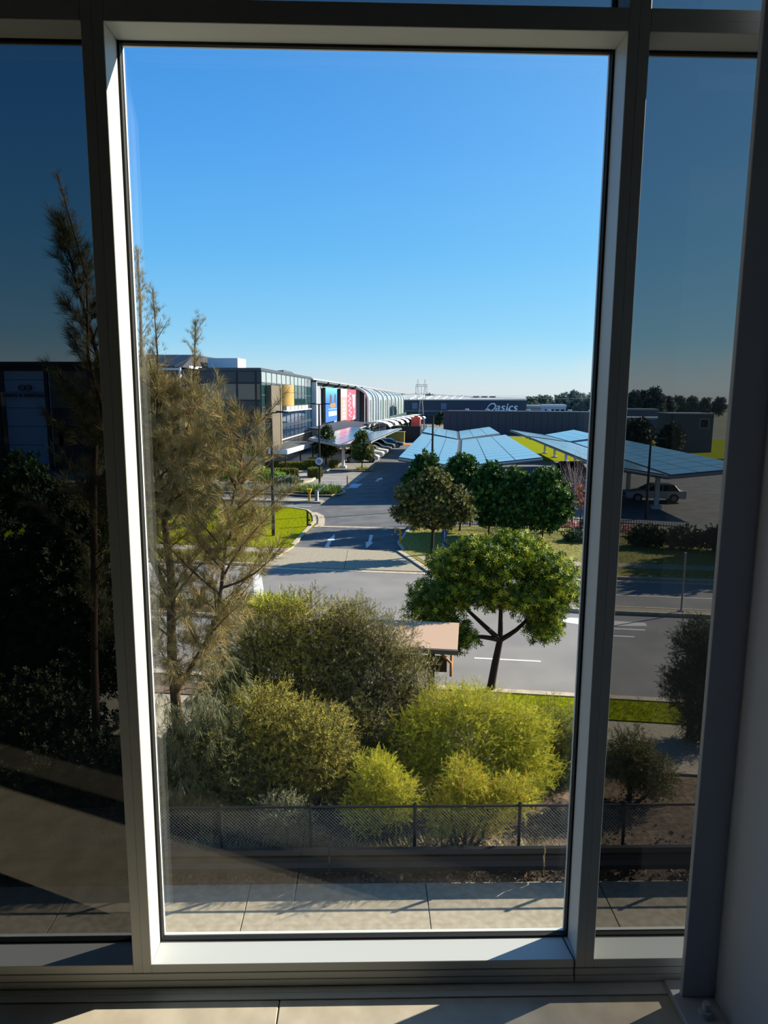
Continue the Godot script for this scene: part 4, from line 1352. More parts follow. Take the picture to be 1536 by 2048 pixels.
func solar_canopy(label: String, nl: Array, nv: Array, nr: Array, fl: Array, fv: Array, fr: Array, n: int) -> void:
	var c := thing("solar_canopy", label, "solar canopy")
	var P := func(a: Array) -> Vector3:
		return S(a[0], a[2], a[1])
	var pm: StandardMaterial3D = M.solar
	for wing in [[nl, nv, fl, fv], [nv, nr, fv, fr]]:
		var a: Vector3 = P.call(wing[0])
		var b: Vector3 = P.call(wing[1])
		var d: Vector3 = P.call(wing[2])
		var e: Vector3 = P.call(wing[3])
		var at := func(s: float, t: float) -> Vector3:
			if wing[0] == nl:
				s *= 0.965
			else:
				s = 0.035 + s * 0.965
			return a.lerp(b, s).lerp(d.lerp(e, s), t)
		var m := 3
		for i in n:
			for k in m:
				var q := [at.call((k + 0.015) / m, (i + 0.02) / n), at.call((k + 0.985) / m, (i + 0.02) / n), at.call((k + 0.985) / m, (i + 0.98) / n), at.call((k + 0.015) / m, (i + 0.98) / n)]
				var p := []
				for x in q:
					p.append(x)
				for x in q:
					p.append(x + Vector3(0, 0.04, 0))
				var mb := MB.new()
				mb.hexa(p)
				obj("solar_panel", mb, pm, c)
		# sheet and edge beams under the panels
		var u := MB.new()
		u.hexa([a + Vector3(0, -0.06, 0), b + Vector3(0, -0.06, 0), e + Vector3(0, -0.06, 0), d + Vector3(0, -0.06, 0), a + Vector3(0, -0.005, 0), b + Vector3(0, -0.005, 0), e + Vector3(0, -0.005, 0), d + Vector3(0, -0.005, 0)])
		obj("roof_sheet", u, mat("2c3136", 0.7), c)
		var bm := MB.new()
		bm.tube([a + Vector3(0, -0.16, 0), b + Vector3(0, -0.16, 0)], [0.13, 0.13], 4)
		bm.tube([d + Vector3(0, -0.16, 0), e + Vector3(0, -0.16, 0)], [0.13, 0.13], 4)
		bm.tube([a.lerp(b, 0.02 if wing[0] == nl else 0.98) + Vector3(0, -0.14, 0), d.lerp(e, 0.02 if wing[0] == nl else 0.98) + Vector3(0, -0.14, 0)], [0.09, 0.09], 4)
		obj("edge_beam", bm, M.galv, c)
	var k := maxi(2, int(n / 3.0) + 1)
	for i in k:
		var t := lerpf(0.06, 0.94, float(i) / (k - 1))
		var base: Vector3 = P.call(nv).lerp(P.call(fv), t)
		var mb := MB.new()
		mb.box(Vector3(base.x, base.y / 2.0 - 0.1, base.z), Vector3(0.3, base.y - 0.1, 0.3), Basis(Vector3.UP, -SITE))
		mb.box(Vector3(base.x, 0.12, base.z), Vector3(0.7, 0.24, 0.7), Basis(Vector3.UP, -SITE))
		obj("post", mb, M.white, c)
		var ar := MB.new()
		for w in [[nl, fl], [nr, fr]]:
			var o: Vector3 = P.call(w[0]).lerp(P.call(w[1]), t)
			ar.tube([base + Vector3(0, -0.25, 0), base.lerp(o, 0.9) + Vector3(0, -0.2, 0)], [0.12, 0.07], 4)
		obj("arm", ar, M.white, c)


func canopies() -> void:
	M.solar = mat("33526f", 0.2, 0.0, 0.75)
	M.solar.clearcoat_enabled = true
	M.solar.clearcoat_roughness = 0.16
	solar_canopy("large blue solar canopy of two wings nearest the drive, behind the dark trees", [-5.46, 53.2, 3.4], [-0.9, 53.8, 2.7], [5.73, 55.4, 3.4], [-6.3, 90.0, 3.4], [-1.35, 88.6, 2.7], [4.35, 90.2, 3.4], 12)
	solar_canopy("second blue solar canopy behind the large one nearest the drive", [-6.58, 95.0, 3.4], [-1.6, 91.0, 2.7], [3.76, 93.7, 3.4], [-6.98, 112.0, 3.4], [-2.2, 113.0, 2.7], [2.83, 114.8, 3.4], 6)
	solar_canopy("grey blue solar canopy at the right over parked cars, cut by the right jamb", [8.95, 51.0, 3.4], [13.95, 50.3, 2.7], [19.6, 50.0, 3.4], [6.95, 85.6, 3.4], [12.2, 86.8, 2.7], [17.0, 86.0, 3.4], 12)
	solar_canopy("farther solar canopy at the right before the dark warehouse", [6.75, 88.5, 3.4], [12.05, 89.2, 2.7], [16.2, 88.5, 3.4], [5.6, 104.7, 3.4], [10.6, 105.3, 2.7], [15.1, 107.3, 3.4], 6)
	solar_canopy("pale solar canopy over the parked car row left of the drive", [-18.2, 77.2, 3.4], [-14.4, 76.4, 2.7], [-10.5, 73.8, 3.4], [-18.6, 109.5, 3.4], [-15.0, 108.5, 2.7], [-10.65, 107.0, 3.4], 12)


# --- leaves ------------------------------------------------------------------
func blade(b: MB, root: Vector3, dir: Vector3, nrm: Vector3, ln: float, w: float) -> void:   # a leaf folded along its midrib
	var side := dir.cross(nrm).normalized() * w * 0.5
	var mid := root + dir * ln * 0.45 + nrm * w * 0.12
	var tip := root + dir * ln - nrm * ln * 0.06
	b.tri(root, mid + side, tip)
	b.tri(root, tip, mid - side)


func sprig(n: int, stem: float, ln: float, w: float, open: float, whorl := false, curl := 0.0) -> ArrayMesh:   # leaves set round a short stem along +y
	var g := RandomNumberGenerator.new()
	g.seed = 100 + n
	var b := MB.new()
	for i in n:
		var t := float(i) / maxf(1.0, n - 1)
		var a := i * 2.39996 + g.randf_range(-0.3, 0.3)
		var out := Vector3(cos(a), 0, sin(a))
		var el := open * (1.0 - 0.5 * t) + g.randf_range(-0.15, 0.15)
		if whorl:
			el = open + g.randf_range(-0.35, 0.35)
		var dir := (Vector3.UP * cos(el) + out * sin(el)).normalized()
		var nrm := (dir.cross(Vector3.UP).cross(dir)).normalized()
		var k := g.randf_range(0.75, 1.15)
		blade(b, Vector3.UP * stem * (1.0 if whorl else t), (dir - Vector3.UP * curl).normalized(), nrm, ln * k, w * k)
	return b.mesh()


func tuft(n: int, ln: float, w: float, open: float) -> ArrayMesh:   # long needles fanning from a point, each bending a little
	var g := RandomNumberGenerator.new()
	g.seed = 77 + n
	var b := MB.new()
	for i in n:
		var a := i * 2.39996
		var e := open * sqrt((i + 0.5) / n)
		var d := Vector3(cos(a) * sin(e), cos(e), sin(a) * sin(e))
		var side := d.cross(Vector3(g.randf() - 0.5, g.randf() - 0.5, g.randf() - 0.5)).normalized() * w * 0.5
		var k := ln * g.randf_range(0.6, 1.0)
		var r0 := Vector3.UP * g.randf_range(0.0, 0.35) * ln
		var m := r0 + d * k * 0.55
		var tip := m + (d + Vector3(0, 0.25, 0)).normalized() * k * 0.45
		b.tri(r0 - side, r0 + side, m + side)
		b.tri(r0 - side, m + side, m - side)
		b.tri(m - side, m + side, tip)
	return b.mesh()


func aim(dir: Vector3, s: float) -> Basis:   # a basis whose y runs along dir, turned at random about it
	var y := dir.normalized()
	var x := y.cross(Vector3(rng.randf() - 0.5, rng.randf() - 0.5, rng.randf() - 0.5)).normalized()
	return Basis(x, y, x.cross(y)).scaled(Vector3(s, s, s))


func ball_dir() -> Vector3:
	while true:
		var d := Vector3(rng.randf_range(-1, 1), rng.randf_range(-1, 1), rng.randf_range(-1, 1))
		if d.length_squared() < 1.0 and d.length_squared() > 0.01:
			return d.normalized()
	return Vector3.UP


func pick(cols: Array) -> Color:
	var a: Color = lin(cols[rng.randi() % cols.size()])
	var b: Color = lin(cols[rng.randi() % cols.size()])
	var k := rng.randf_range(0.85, 1.12)
	var c := a.lerp(b, rng.randf() * 0.6)
	return Color(c.r * k, c.g * k, c.b * k)


# crown: blobs of [x, y, z, rx, ry, rz] in the tree's own metres; sprigs sit through each blob, more of them outside
func crown(o: Node3D, called: String, mesh: Mesh, m: Material, blobs: Array, n: int, s0: float, s1: float, cols: Array, up := 0.5, tips: Array = [], shell := 0.45) -> void:
	var vol := 0.0
	for q in blobs:
		vol += pow(q[3] * q[4] * q[5], 0.72)
	var xs := []
	var cs := PackedColorArray()
	for q in blobs:
		var k := int(n * pow(q[3] * q[4] * q[5], 0.72) / vol)
		for i in k:
			var d := ball_dir()
			var r := pow(rng.randf(), shell)
			var lump := 1.0 + 0.16 * sin(d.x * 9.0 + q[0] * 5.0) * sin(d.y * 8.0 + q[1]) + 0.1 * sin(d.z * 11.0 + q[2] * 3.0)
			var p := Vector3(q[0] + d.x * q[3] * r * lump, q[1] + d.y * q[4] * r * lump, q[2] + d.z * q[5] * r * lump)
			if p.y < 0.05:
				continue
			var dir := (d * 0.6 + Vector3.UP * up + ball_dir() * 0.95).normalized()
			xs.append(Transform3D(aim(dir, rng.randf_range(s0, s1)), p))
			var c := pick(cols)
			if tips.size() > 0 and rng.randf() < 0.42:
				c = pick(tips)
			cs.append(c)
	scatter(called, mesh, m, xs, cs, o)


func bend(a: Vector3, b: Vector3, sag: float, n := 5) -> Array:
	var p := []
	var side := (b - a).cross(Vector3(rng.randf() - 0.5, rng.randf() - 0.5, rng.randf() - 0.5)).normalized()
	for i in n:
		var t := float(i) / (n - 1)
		p.append(a.lerp(b, t) + side * sag * sin(PI * t) + Vector3.UP * sag * 0.4 * sin(PI * t))
	return p


func taper(a: float, b: float, n := 5) -> Array:
	var r := []
	for i in n:
		r.append(lerpf(a, b, float(i) / (n - 1)))
	return r


func limbs(o: Node3D, m: Material, base_top: Vector3, r0: float, blobs: Array, twigs: int, hubs: Array = []) -> void:   # branches out of the trunk top, or out of a few main limbs, into every blob
	for h in hubs:
		var hb := MB.new()
		hb.tube(bend(base_top, h, 0.08), taper(r0 * 1.25, r0 * 0.7), 8)
		obj("branch", hb, m, o)
	for q in blobs:
		var c := Vector3(q[0], q[1], q[2])
		var from := base_top
		var r1 := r0
		for h in hubs:
			if from == base_top or c.distance_to(h) < c.distance_to(from):
				from = h
				r1 = r0 * 0.55
		var mb := MB.new()
		var path := bend(from, c, 0.12 * from.distance_to(c))
		mb.tube(path, taper(r1, r1 * 0.3), 6)
		for i in twigs:
			var d := ball_dir()
			d.y = absf(d.y) * 0.8
			var s: Vector3 = path[2 + i % 3]
			mb.tube(bend(s, c + Vector3(d.x * q[3], d.y * q[4], d.z * q[5]) * 0.85, 0.06, 4), taper(r0 * 0.28, r0 * 0.08, 4), 4)
		obj("branch", mb, m, o)


func tree(called: String, label: String, at: Vector3, trunk_h: float, r: float, lean: Vector2, blobs: Array, bark: Material, mesh: Mesh, m: Material, n: int, s0: float, s1: float, cols: Array, tips: Array = [], group := "", up := 0.5, twigs := 3, shell := 0.45, hubs: Array = []) -> Node3D:
	var t := thing(called, label, "tree" if not called.contains("shrub") else "shrub", at, 0.0, group)
	var top := Vector3(lean.x, trunk_h, lean.y)
	var mb := MB.new()
	mb.tube([Vector3(0, -0.1, 0), Vector3(lean.x * 0.1, trunk_h * 0.12, lean.y * 0.1), Vector3(lean.x * 0.45, trunk_h * 0.5, lean.y * 0.45), top], [r * 1.5, r * 1.08, r, r * 0.85], 10)
	obj("trunk", mb, bark, t)
	limbs(t, bark, top - Vector3(0, 0.02, 0), r * 0.6, blobs, twigs, hubs)
	crown(t, "foliage", mesh, m, blobs, n, s0, s1, cols, up, tips, shell)
	return t


func shrub(called: String, label: String, at: Vector3, blobs: Array, mesh: Mesh, m: Material, n: int, s0: float, s1: float, cols: Array, tips: Array = [], group := "", up := 0.3, bark: Material = null, twigs := 4, shell := 0.5) -> Node3D:
	var t := thing(called, label, "shrub", at, 0.0, group)
	for q in blobs:
		var c := Vector3(q[0], q[1], q[2])
		var mb := MB.new()
		for s in 2:
			var root := Vector3(q[0] * 0.25 + rng.randf_range(-0.12, 0.12), -0.05, q[2] * 0.25 + rng.randf_range(-0.12, 0.12))
			var path := bend(root, c + Vector3(rng.randf_range(-0.3, 0.3) * q[3], 0, rng.randf_range(-0.3, 0.3) * q[5]), 0.15, 6)
			mb.tube(path, taper(0.035, 0.014, 6), 5)
			for i in twigs:
				var d := ball_dir()
				var e: Vector3 = path[3 + i % 3]
				mb.tube(bend(e, c + Vector3(d.x * q[3], absf(d.y) * q[4], d.z * q[5]), 0.06, 4), taper(0.011, 0.004, 4), 4)
		obj("stem", mb, bark if bark else M.bark, t)
	crown(t, "foliage", mesh, m, blobs, n, s0, s1, cols, up, tips, shell)
	return t


func hedge(called: String, label: String, u: float, v: float, s: Vector3, turn: float, cols: Array, n: int) -> void:   # a clipped block: close leaves over a woody core
	var h := thing(called, label, "hedge", S(u, 0.1, v), -SITE + turn)
	var core := MB.new()
	core.cbox(Vector3(0, s.y * 0.46, 0), s * 0.86, 0.12)
	obj("twigs", core, mat("2c3318", 0.95), h)
	var xs := []
	var cs := PackedColorArray()
	for i in n:
		var p := Vector3(rng.randf_range(-0.5, 0.5), rng.randf_range(0, 1), rng.randf_range(-0.5, 0.5))
		var d := ball_dir()
		var f := rng.randi() % 5
		if f == 0 or f == 1:
			p.y = 1.0
			d = Vector3.UP
		elif f == 2:
			p.z = 0.5
			d = Vector3.BACK
		else:
			p.x = 0.5 if f == 3 else -0.5
			d = Vector3(signf(p.x), 0, 0)
		xs.append(Transform3D(aim(d + ball_dir() * 0.7, rng.randf_range(0.7, 1.2)), Vector3(p.x * s.x, p.y * s.y, p.z * s.z) - d * 0.05))
		cs.append(pick(cols))
	scatter("foliage", M.sp_hedge, M.leaf, xs, cs, h)


func strap(n: int, ln: float, w: float) -> ArrayMesh:   # arching strappy leaves from one crown
	var g := RandomNumberGenerator.new()
	g.seed = 9
	var b := MB.new()
	for i in n:
		var a := i * 2.39996
		var e := 0.15 + 0.75 * sqrt(float(i) / n)
		var d := Vector3(cos(a) * sin(e), cos(e), sin(a) * sin(e))
		var side := Vector3(-sin(a), 0, cos(a)) * w * 0.5
		var k := ln * g.randf_range(0.7, 1.1)
		var r := Vector3(cos(a), 0, sin(a)) * 0.03
		var m := r + d * k * 0.6
		var tip := m + (d + Vector3(0, -0.55 * e, 0)).normalized() * k * 0.4
		b.quad(r - side, r + side, m + side, m - side)
		b.tri(m - side, m + side, tip)
	return b.mesh()


func strap_bed(called: String, label: String, pts: Array, y: float, n: int, s0: float, s1: float, cols: Array) -> void:   # separate clumps over a polygon of [u, v]
	var poly := PackedVector2Array()
	var lo := Vector2(1e9, 1e9)
	var hi := -lo
	for p in pts:
		var q := Vector2(p[0], p[1])
		poly.append(q)
		lo = lo.min(q)
		hi = hi.max(q)
	var xs := []
	var cs := PackedColorArray()
	while xs.size() < n:
		var q := Vector2(rng.randf_range(lo.x, hi.x), rng.randf_range(lo.y, hi.y))
		if Geometry2D.is_point_in_polygon(q, poly):
			xs.append(Transform3D(Basis(Vector3.UP, rng.randf() * TAU).scaled(Vector3.ONE * rng.randf_range(s0, s1)), S(q.x, y, q.y)))
			cs.append(pick(cols))
	var o := scatter(called, M.strap, M.leaf, xs, cs)
	tag(o, label, "plants", "", "stuff")


func trees() -> void:
	M.sp_broad = sprig(11, 0.14, 0.17, 0.055, 1.35, false, 0.25)
	M.sp_round = sprig(10, 0.16, 0.14, 0.075, 1.15)
	M.sp_small = sprig(16, 0.16, 0.045, 0.012, 1.0)
	M.sp_fine = sprig(18, 0.17, 0.05, 0.009, 0.8)
	M.sp_hedge = sprig(8, 0.12, 0.11, 0.06, 1.1)
	M.tuft = tuft(24, 0.34, 0.0042, 0.75)
	M.strap = strap(26, 0.62, 0.022)
	# street tree before the road
	var st := [[-1.5, 2.65, 0.1, 0.85, 0.62, 0.9], [-1.75, 2.15, -0.2, 0.62, 0.42, 0.6], [-1.0, 3.45, -0.2, 0.8, 0.55, 0.9], [-0.1, 3.65, 0.2, 0.85, 0.6, 0.9], [0.75, 3.75, -0.2, 0.8, 0.6, 0.9], [1.45, 3.25, 0.1, 0.8, 0.6, 0.9], [1.75, 2.7, -0.1, 0.6, 0.5, 0.6], [0.7, 2.8, 0.45, 0.8, 0.5, 0.7], [-0.55, 2.9, 0.4, 0.75, 0.45, 0.6], [1.3, 2.4, 0.3, 0.6, 0.5, 0.5], [0.1, 2.45, -0.4, 0.5, 0.35, 0.4], [1.25, 1.95, 0.2, 0.45, 0.5, 0.5], [1.6, 1.8, 0.0, 0.35, 0.4, 0.4], [-1.25, 1.85, 0.3, 0.65, 0.36, 0.5], [-0.75, 1.66, 0.5, 0.36, 0.26, 0.35], [0.3, 4.05, -0.2, 0.45, 0.4, 0.5], [-0.7, 3.95, 0.0, 0.4, 0.35, 0.5], [-1.05, 1.4, 0.4, 0.28, 0.22, 0.3]]
	tree("street_tree", "single round street tree with yellow green crown and dark leaning trunk beside the near kerb", Vector3(3.42, 0.08, -16.74), 1.45, 0.1, Vector2(0.22, 0.0), st, M.bark_dark, M.sp_broad, M.leaf_bright, 9600, 0.42, 0.74, ["3a5816", "476618", "2c4612", "54741c"], ["a8ae2a", "bcbe38", "8ea024"], "", 0.15, 3, 0.45, [Vector3(-0.75, 2.35, 0.1), Vector3(0.2, 2.65, 0), Vector3(0.95, 2.1, 0.1), Vector3(-0.85, 1.62, 0.25)])
	# row of dark round trees behind the palisade fence
	var dark := ["21461a", "2a521e", "1b3a16", "345c22"]
	var dtips := ["5c7a28", "4f7028", "6f8a30"]
	var rowt := [
		[-2.65, 41.9, 4.6, 1.25, "dark round tree nearest the drive, at the left end of the row"],
		[-0.4, 40.6, 4.65, 1.3, "tallest dark round tree, second from the drive"],
		[1.3, 39.7, 4.2, 1.2, "dark round tree in the middle of the row, third from the drive"],
		[2.65, 39.0, 3.95, 1.15, "dark round tree fourth from the drive, beside the rightmost one"],
		[4.3, 38.8, 4.05, 1.45, "dark round tree at the right end of the row by the bare tree"],
	]
	for r in rowt:
		var h: float = r[2]
		var w: float = r[3]
		var bl := [[0, h * 0.62, 0, w * 0.8, h * 0.3, w * 0.8], [-w * 0.55, h * 0.5, 0.2, w * 0.55, h * 0.27, w * 0.6], [w * 0.55, h * 0.5, 0.1, w * 0.6, h * 0.28, w * 0.6], [0.1, h * 0.85, 0, w * 0.55, h * 0.15, w * 0.55], [0.0, h * 0.36, 0.4, w * 0.85, h * 0.2, w * 0.6]]
		tree("round_tree", r[4], S(r[0], 0.05, r[1]), h * 0.26, 0.06, Vector2(0.05, 0), bl, M.bark, M.sp_round, M.leaf, 4600, 0.85, 1.4, dark, dtips, "row of dark round trees")
	# olive green tree between the drive and the road
	var ob := [[0, 3.55, 0, 0.95, 0.75, 0.8], [-0.95, 3.0, 0.1, 1.0, 0.6, 0.8], [0.95, 3.0, 0, 1.0, 0.6, 0.8], [-1.4, 2.15, 0.2, 0.75, 0.45, 0.6], [1.5, 2.15, 0.1, 0.7, 0.5, 0.6], [0.0, 2.6, 0.5, 1.0, 0.6, 0.6], [0.55, 1.75, 0.3, 0.7, 0.4, 0.5], [-0.7, 1.75, 0.2, 0.6, 0.35, 0.5], [-0.1, 4.1, 0, 0.4, 0.35, 0.4]]
	tree("olive_tree", "olive green spreading tree with brownish crown at the right of the drive mouth", S(-1.7, 0.08, 33.9), 1.3, 0.09, Vector2(0.05, 0), ob, M.bark_dark, M.sp_round, M.leaf, 5200, 0.5, 0.9, ["434a24", "4f542a", "383f1e", "5c5c32"], ["85843c", "918c44"])
	# car park trees
	tree("car_park_tree", "small round car park tree on the kerbed island by the white cars", S(-11.75, 0.1, 75.1), 0.95, 0.06, Vector2(0, 0), [[0, 2.4, 0, 1.15, 1.0, 1.1], [-0.35, 1.6, 0, 0.8, 0.5, 0.8], [0.4, 1.7, 0, 0.8, 0.55, 0.8], [0, 3.6, 0, 0.6, 0.7, 0.6]], M.bark_dark, M.sp_round, M.leaf, 1500, 1.1, 1.8, ["4c5a2a", "5c6630", "3f4e24"], ["8d8e46", "7d8238"])
	tree("car_park_tree", "dark conical tree in front of the blue banner, behind the two armed lamp post", S(-17.0, 0.1, 81.0), 0.9, 0.08, Vector2(0, 0), [[0, 1.9, 0, 1.35, 1.0, 1.3], [0, 3.0, 0, 0.9, 0.9, 0.9], [0.1, 3.9, 0, 0.5, 0.6, 0.5]], M.bark_dark, M.sp_round, M.leaf, 1600, 1.1, 1.8, ["3a4a26", "465430", "2f3d20"], ["69703a"])
	# bare tree and orange leaved young tree at the right jamb
	var bt := site_thing("bare_tree", "bare grey twiggy tree before the right solar canopy", "tree", 6.7, 44.6)
	var bm := MB.new()
	bm.tube([Vector3(0, 0, 0), Vector3(0.02, 1.0, 0), Vector3(0, 2.0, 0)], [0.06, 0.05, 0.04], 7)
	obj("trunk", bm, M.bark, bt)
	for k in 34:
		var tw := MB.new()
		var a := rng.randf() * TAU
		var y := rng.randf_range(0.8, 2.0)
		var e := Vector3(cos(a) * rng.randf_range(0.3, 1.1), y + rng.randf_range(1.2, 2.4), sin(a) * rng.randf_range(0.3, 1.0))
		var path := bend(Vector3(0, y, 0), e, 0.12, 5)
		tw.tube(path, taper(0.022, 0.007), 4)
		for j in 7:
			var s: Vector3 = path[1 + j % 4]
			tw.tube(bend(s, s + Vector3(rng.randf_range(-0.35, 0.35), rng.randf_range(0.3, 0.8), rng.randf_range(-0.35, 0.35)), 0.04, 3), taper(0.009, 0.004, 3), 3)
		obj("branch", tw, mat("8d7c7a", 0.9), bt)
	tree("orange_tree", "thin young tree with a few orange autumn leaves at the right jamb", S(6.9, 0.05, 42.3), 1.5, 0.04, Vector2(0, 0), [[-0.2, 1.9, 0, 0.55, 0.45, 0.4], [0.3, 1.6, 0, 0.5, 0.4, 0.4], [-0.1, 2.5, 0, 0.35, 0.45, 0.3]], M.bark_dark, M.sp_round, M.leaf, 90, 0.6, 1.0, ["b0643a", "9c5634", "c4845a", "7e4a34"])
	# gum trees along the horizon
	var far := [[26, 325, 8.2], [30.5, 330, 8.6], [34, 340, 8.4], [38, 326, 8.9], [41.5, 335, 9.6], [45, 330, 10.4], [49, 338, 9.8], [53, 332, 9.6], [57, 340, 9.7], [61, 330, 10.0], [66, 335, 9.9], [70.5, 328, 10.6], [75, 336, 11.2], [80, 330, 12.2], [84, 338, 9.6], [89, 342, 8.9], [95, 350, 8.8], [102, 352, 8.6], [109, 355, 8.3], [117, 360, 8.4], [-20, 330, 8.7], [-13, 335, 8.3], [-5, 340, 8.0], [2, 345, 7.9], [9, 340, 7.8], [17, 345, 7.9], [-100, 300, 9.0], [-118, 310, 9.6]]
	var protos := []
	for i in 3:
		var t := thing("gum_tree", "grey green gum tree on the far horizon", "tree", Vector3.ZERO, 0.0, "gum trees along the horizon")
		var mb := MB.new()
		mb.tube([Vector3(0, 0, 0), Vector3(0.2, 3.0, 0), Vector3(0.0, 6.2, 0)], [0.3, 0.25, 0.15], 6)
		obj("trunk", mb, M.bark, t)
		var bl := [[-1.4, 5.0 + i * 0.4, 0, 2.0, 1.6, 1.8], [1.5, 5.4 - i * 0.5, 0.2, 2.0, 1.5, 1.8], [0.2, 7.6, 0, 1.6, 1.4, 1.6], [0.3 - i * 0.6, 3.2, 0.4, 2.6, 1.9, 2.0], [2.2 - i, 8.2, 0, 0.9, 0.8, 0.9]]
		crown(t, "foliage", M.sp_round, M.leaf, bl, 420, 4.5, 8.0, ["74847a", "7e8c82", "68786e", "88948a"])
		protos.append(t)
	for i in far.size():
		var f: Array = far[i]
		var t: Node3D = protos[i] if i < 3 else dup(protos[i % 3], "", "gum_tree")
		t.position = S(f[0], 0, f[1])
		t.rotation.y = rng.randf() * TAU
		t.scale = Vector3(1.15, f[2] / 9.0, 1.15)
	var order := []
	for i in far.size():
		order.append([far[i][0] / far[i][1], i])
	order.sort()
	var nth := ["leftmost", "second", "third", "fourth", "fifth", "sixth", "seventh", "eighth", "ninth", "tenth", "eleventh", "twelfth", "thirteenth", "fourteenth", "fifteenth", "sixteenth", "seventeenth", "eighteenth", "nineteenth", "twentieth", "twenty-first", "twenty-second", "twenty-third", "twenty-fourth", "twenty-fifth", "twenty-sixth", "twenty-seventh", "rightmost"]
	for i in order.size():
		var k: int = order[i][1]
		var t: Node3D = get_node("gum_tree" if k == 0 else "gum_tree_%03d" % k)
		t.set_meta("label", "grey green gum tree on the far horizon, %s%s of the line" % [nth[i], "" if i == 0 or i == order.size() - 1 else " from the left end"])
	# middle distance trees
	var mid := [["mid_tree", "dark broad tree in the right pane, left of the grey two storey building", 21.4, 95, 5.3, 2.2], ["mid_tree", "loose grey green tree just left of the grey two storey building", 27.0, 100, 4.6, 1.6], ["mid_tree", "small dark pointed tree beside the yard right of the coral red box", -9.2, 200, 3.9, 0.9], ["mid_tree", "dark tree at the far end of the glass balconies", -16.2, 186, 3.6, 2.0], ["mid_tree", "tall dark tree right of the grey two storey building at the column edge", 37.5, 100, 6.0, 2.2]]
	for q in mid:
		var h: float = q[4]
		tree(q[0], q[1], S(q[2], 0, q[3]), h * 0.3, 0.14, Vector2.ZERO, [[0, h * 0.55, 0, q[5], h * 0.3, q[5]], [0.3, h * 0.8, 0, q[5] * 0.6, h * 0.2, q[5] * 0.6], [-0.4, h * 0.35, 0.2, q[5] * 0.9, h * 0.2, q[5] * 0.8]], M.bark_dark, M.sp_round, M.leaf, 700, 2.0, 3.4, ["33452c", "3d4f32", "2a3a26"])
	# trees on the left, behind the dark pane
	var lt := [[-23.5, 33.5, 4.4, "dark bushy tree in front of the lettered wall, far left pane"], [-20.0, 36.5, 4.0, "dark bushy tree right of the lettered wall in the left pane"], [-17.5, 40, 3.6, "dark bushy tree beside the left mullion behind the she-oak"], [-27, 38, 4.6, "dark bushy tree at the left edge of the picture"]]
	for q in lt:
		var h: float = q[2]
		tree("bushy_tree", q[3], S(q[0], 0.05, q[1]), h * 0.25, 0.1, Vector2.ZERO, [[0, h * 0.55, 0, 1.7, h * 0.3, 1.5], [1.1, h * 0.45, 0, 1.2, h * 0.28, 1.2], [-1.1, h * 0.45, 0.2, 1.3, h * 0.3, 1.2], [0.2, h * 0.8, 0, 1.0, h * 0.2, 1.0]], M.bark_dark, M.sp_round, M.leaf, 1700, 1.1, 1.8, ["33502a", "2c4626", "3f5c30"])
	for q in [[15.6, 34.2, 5.4, "leafy tree behind the steel column whose shadow falls across the far lanes"], [17.6, 38.0, 6.2, "taller leafy tree behind the steel column, beyond the far lawn"]]:
		var h: float = q[2]
		tree("leafy_tree", q[3], S(q[0], 0.05, q[1]), h * 0.28, 0.1, Vector2.ZERO, [[0, h * 0.6, 0, 1.8, h * 0.3, 1.7], [1.2, h * 0.5, 0, 1.3, h * 0.26, 1.2], [-1.2, h * 0.5, 0.2, 1.3, h * 0.26, 1.2], [0.2, h * 0.85, 0, 1.0, h * 0.15, 1.0]], M.bark_dark, M.sp_round, M.leaf, 1800, 1.1, 1.7, ["33502a", "2c4626", "3f5c30"])
	she_oak()


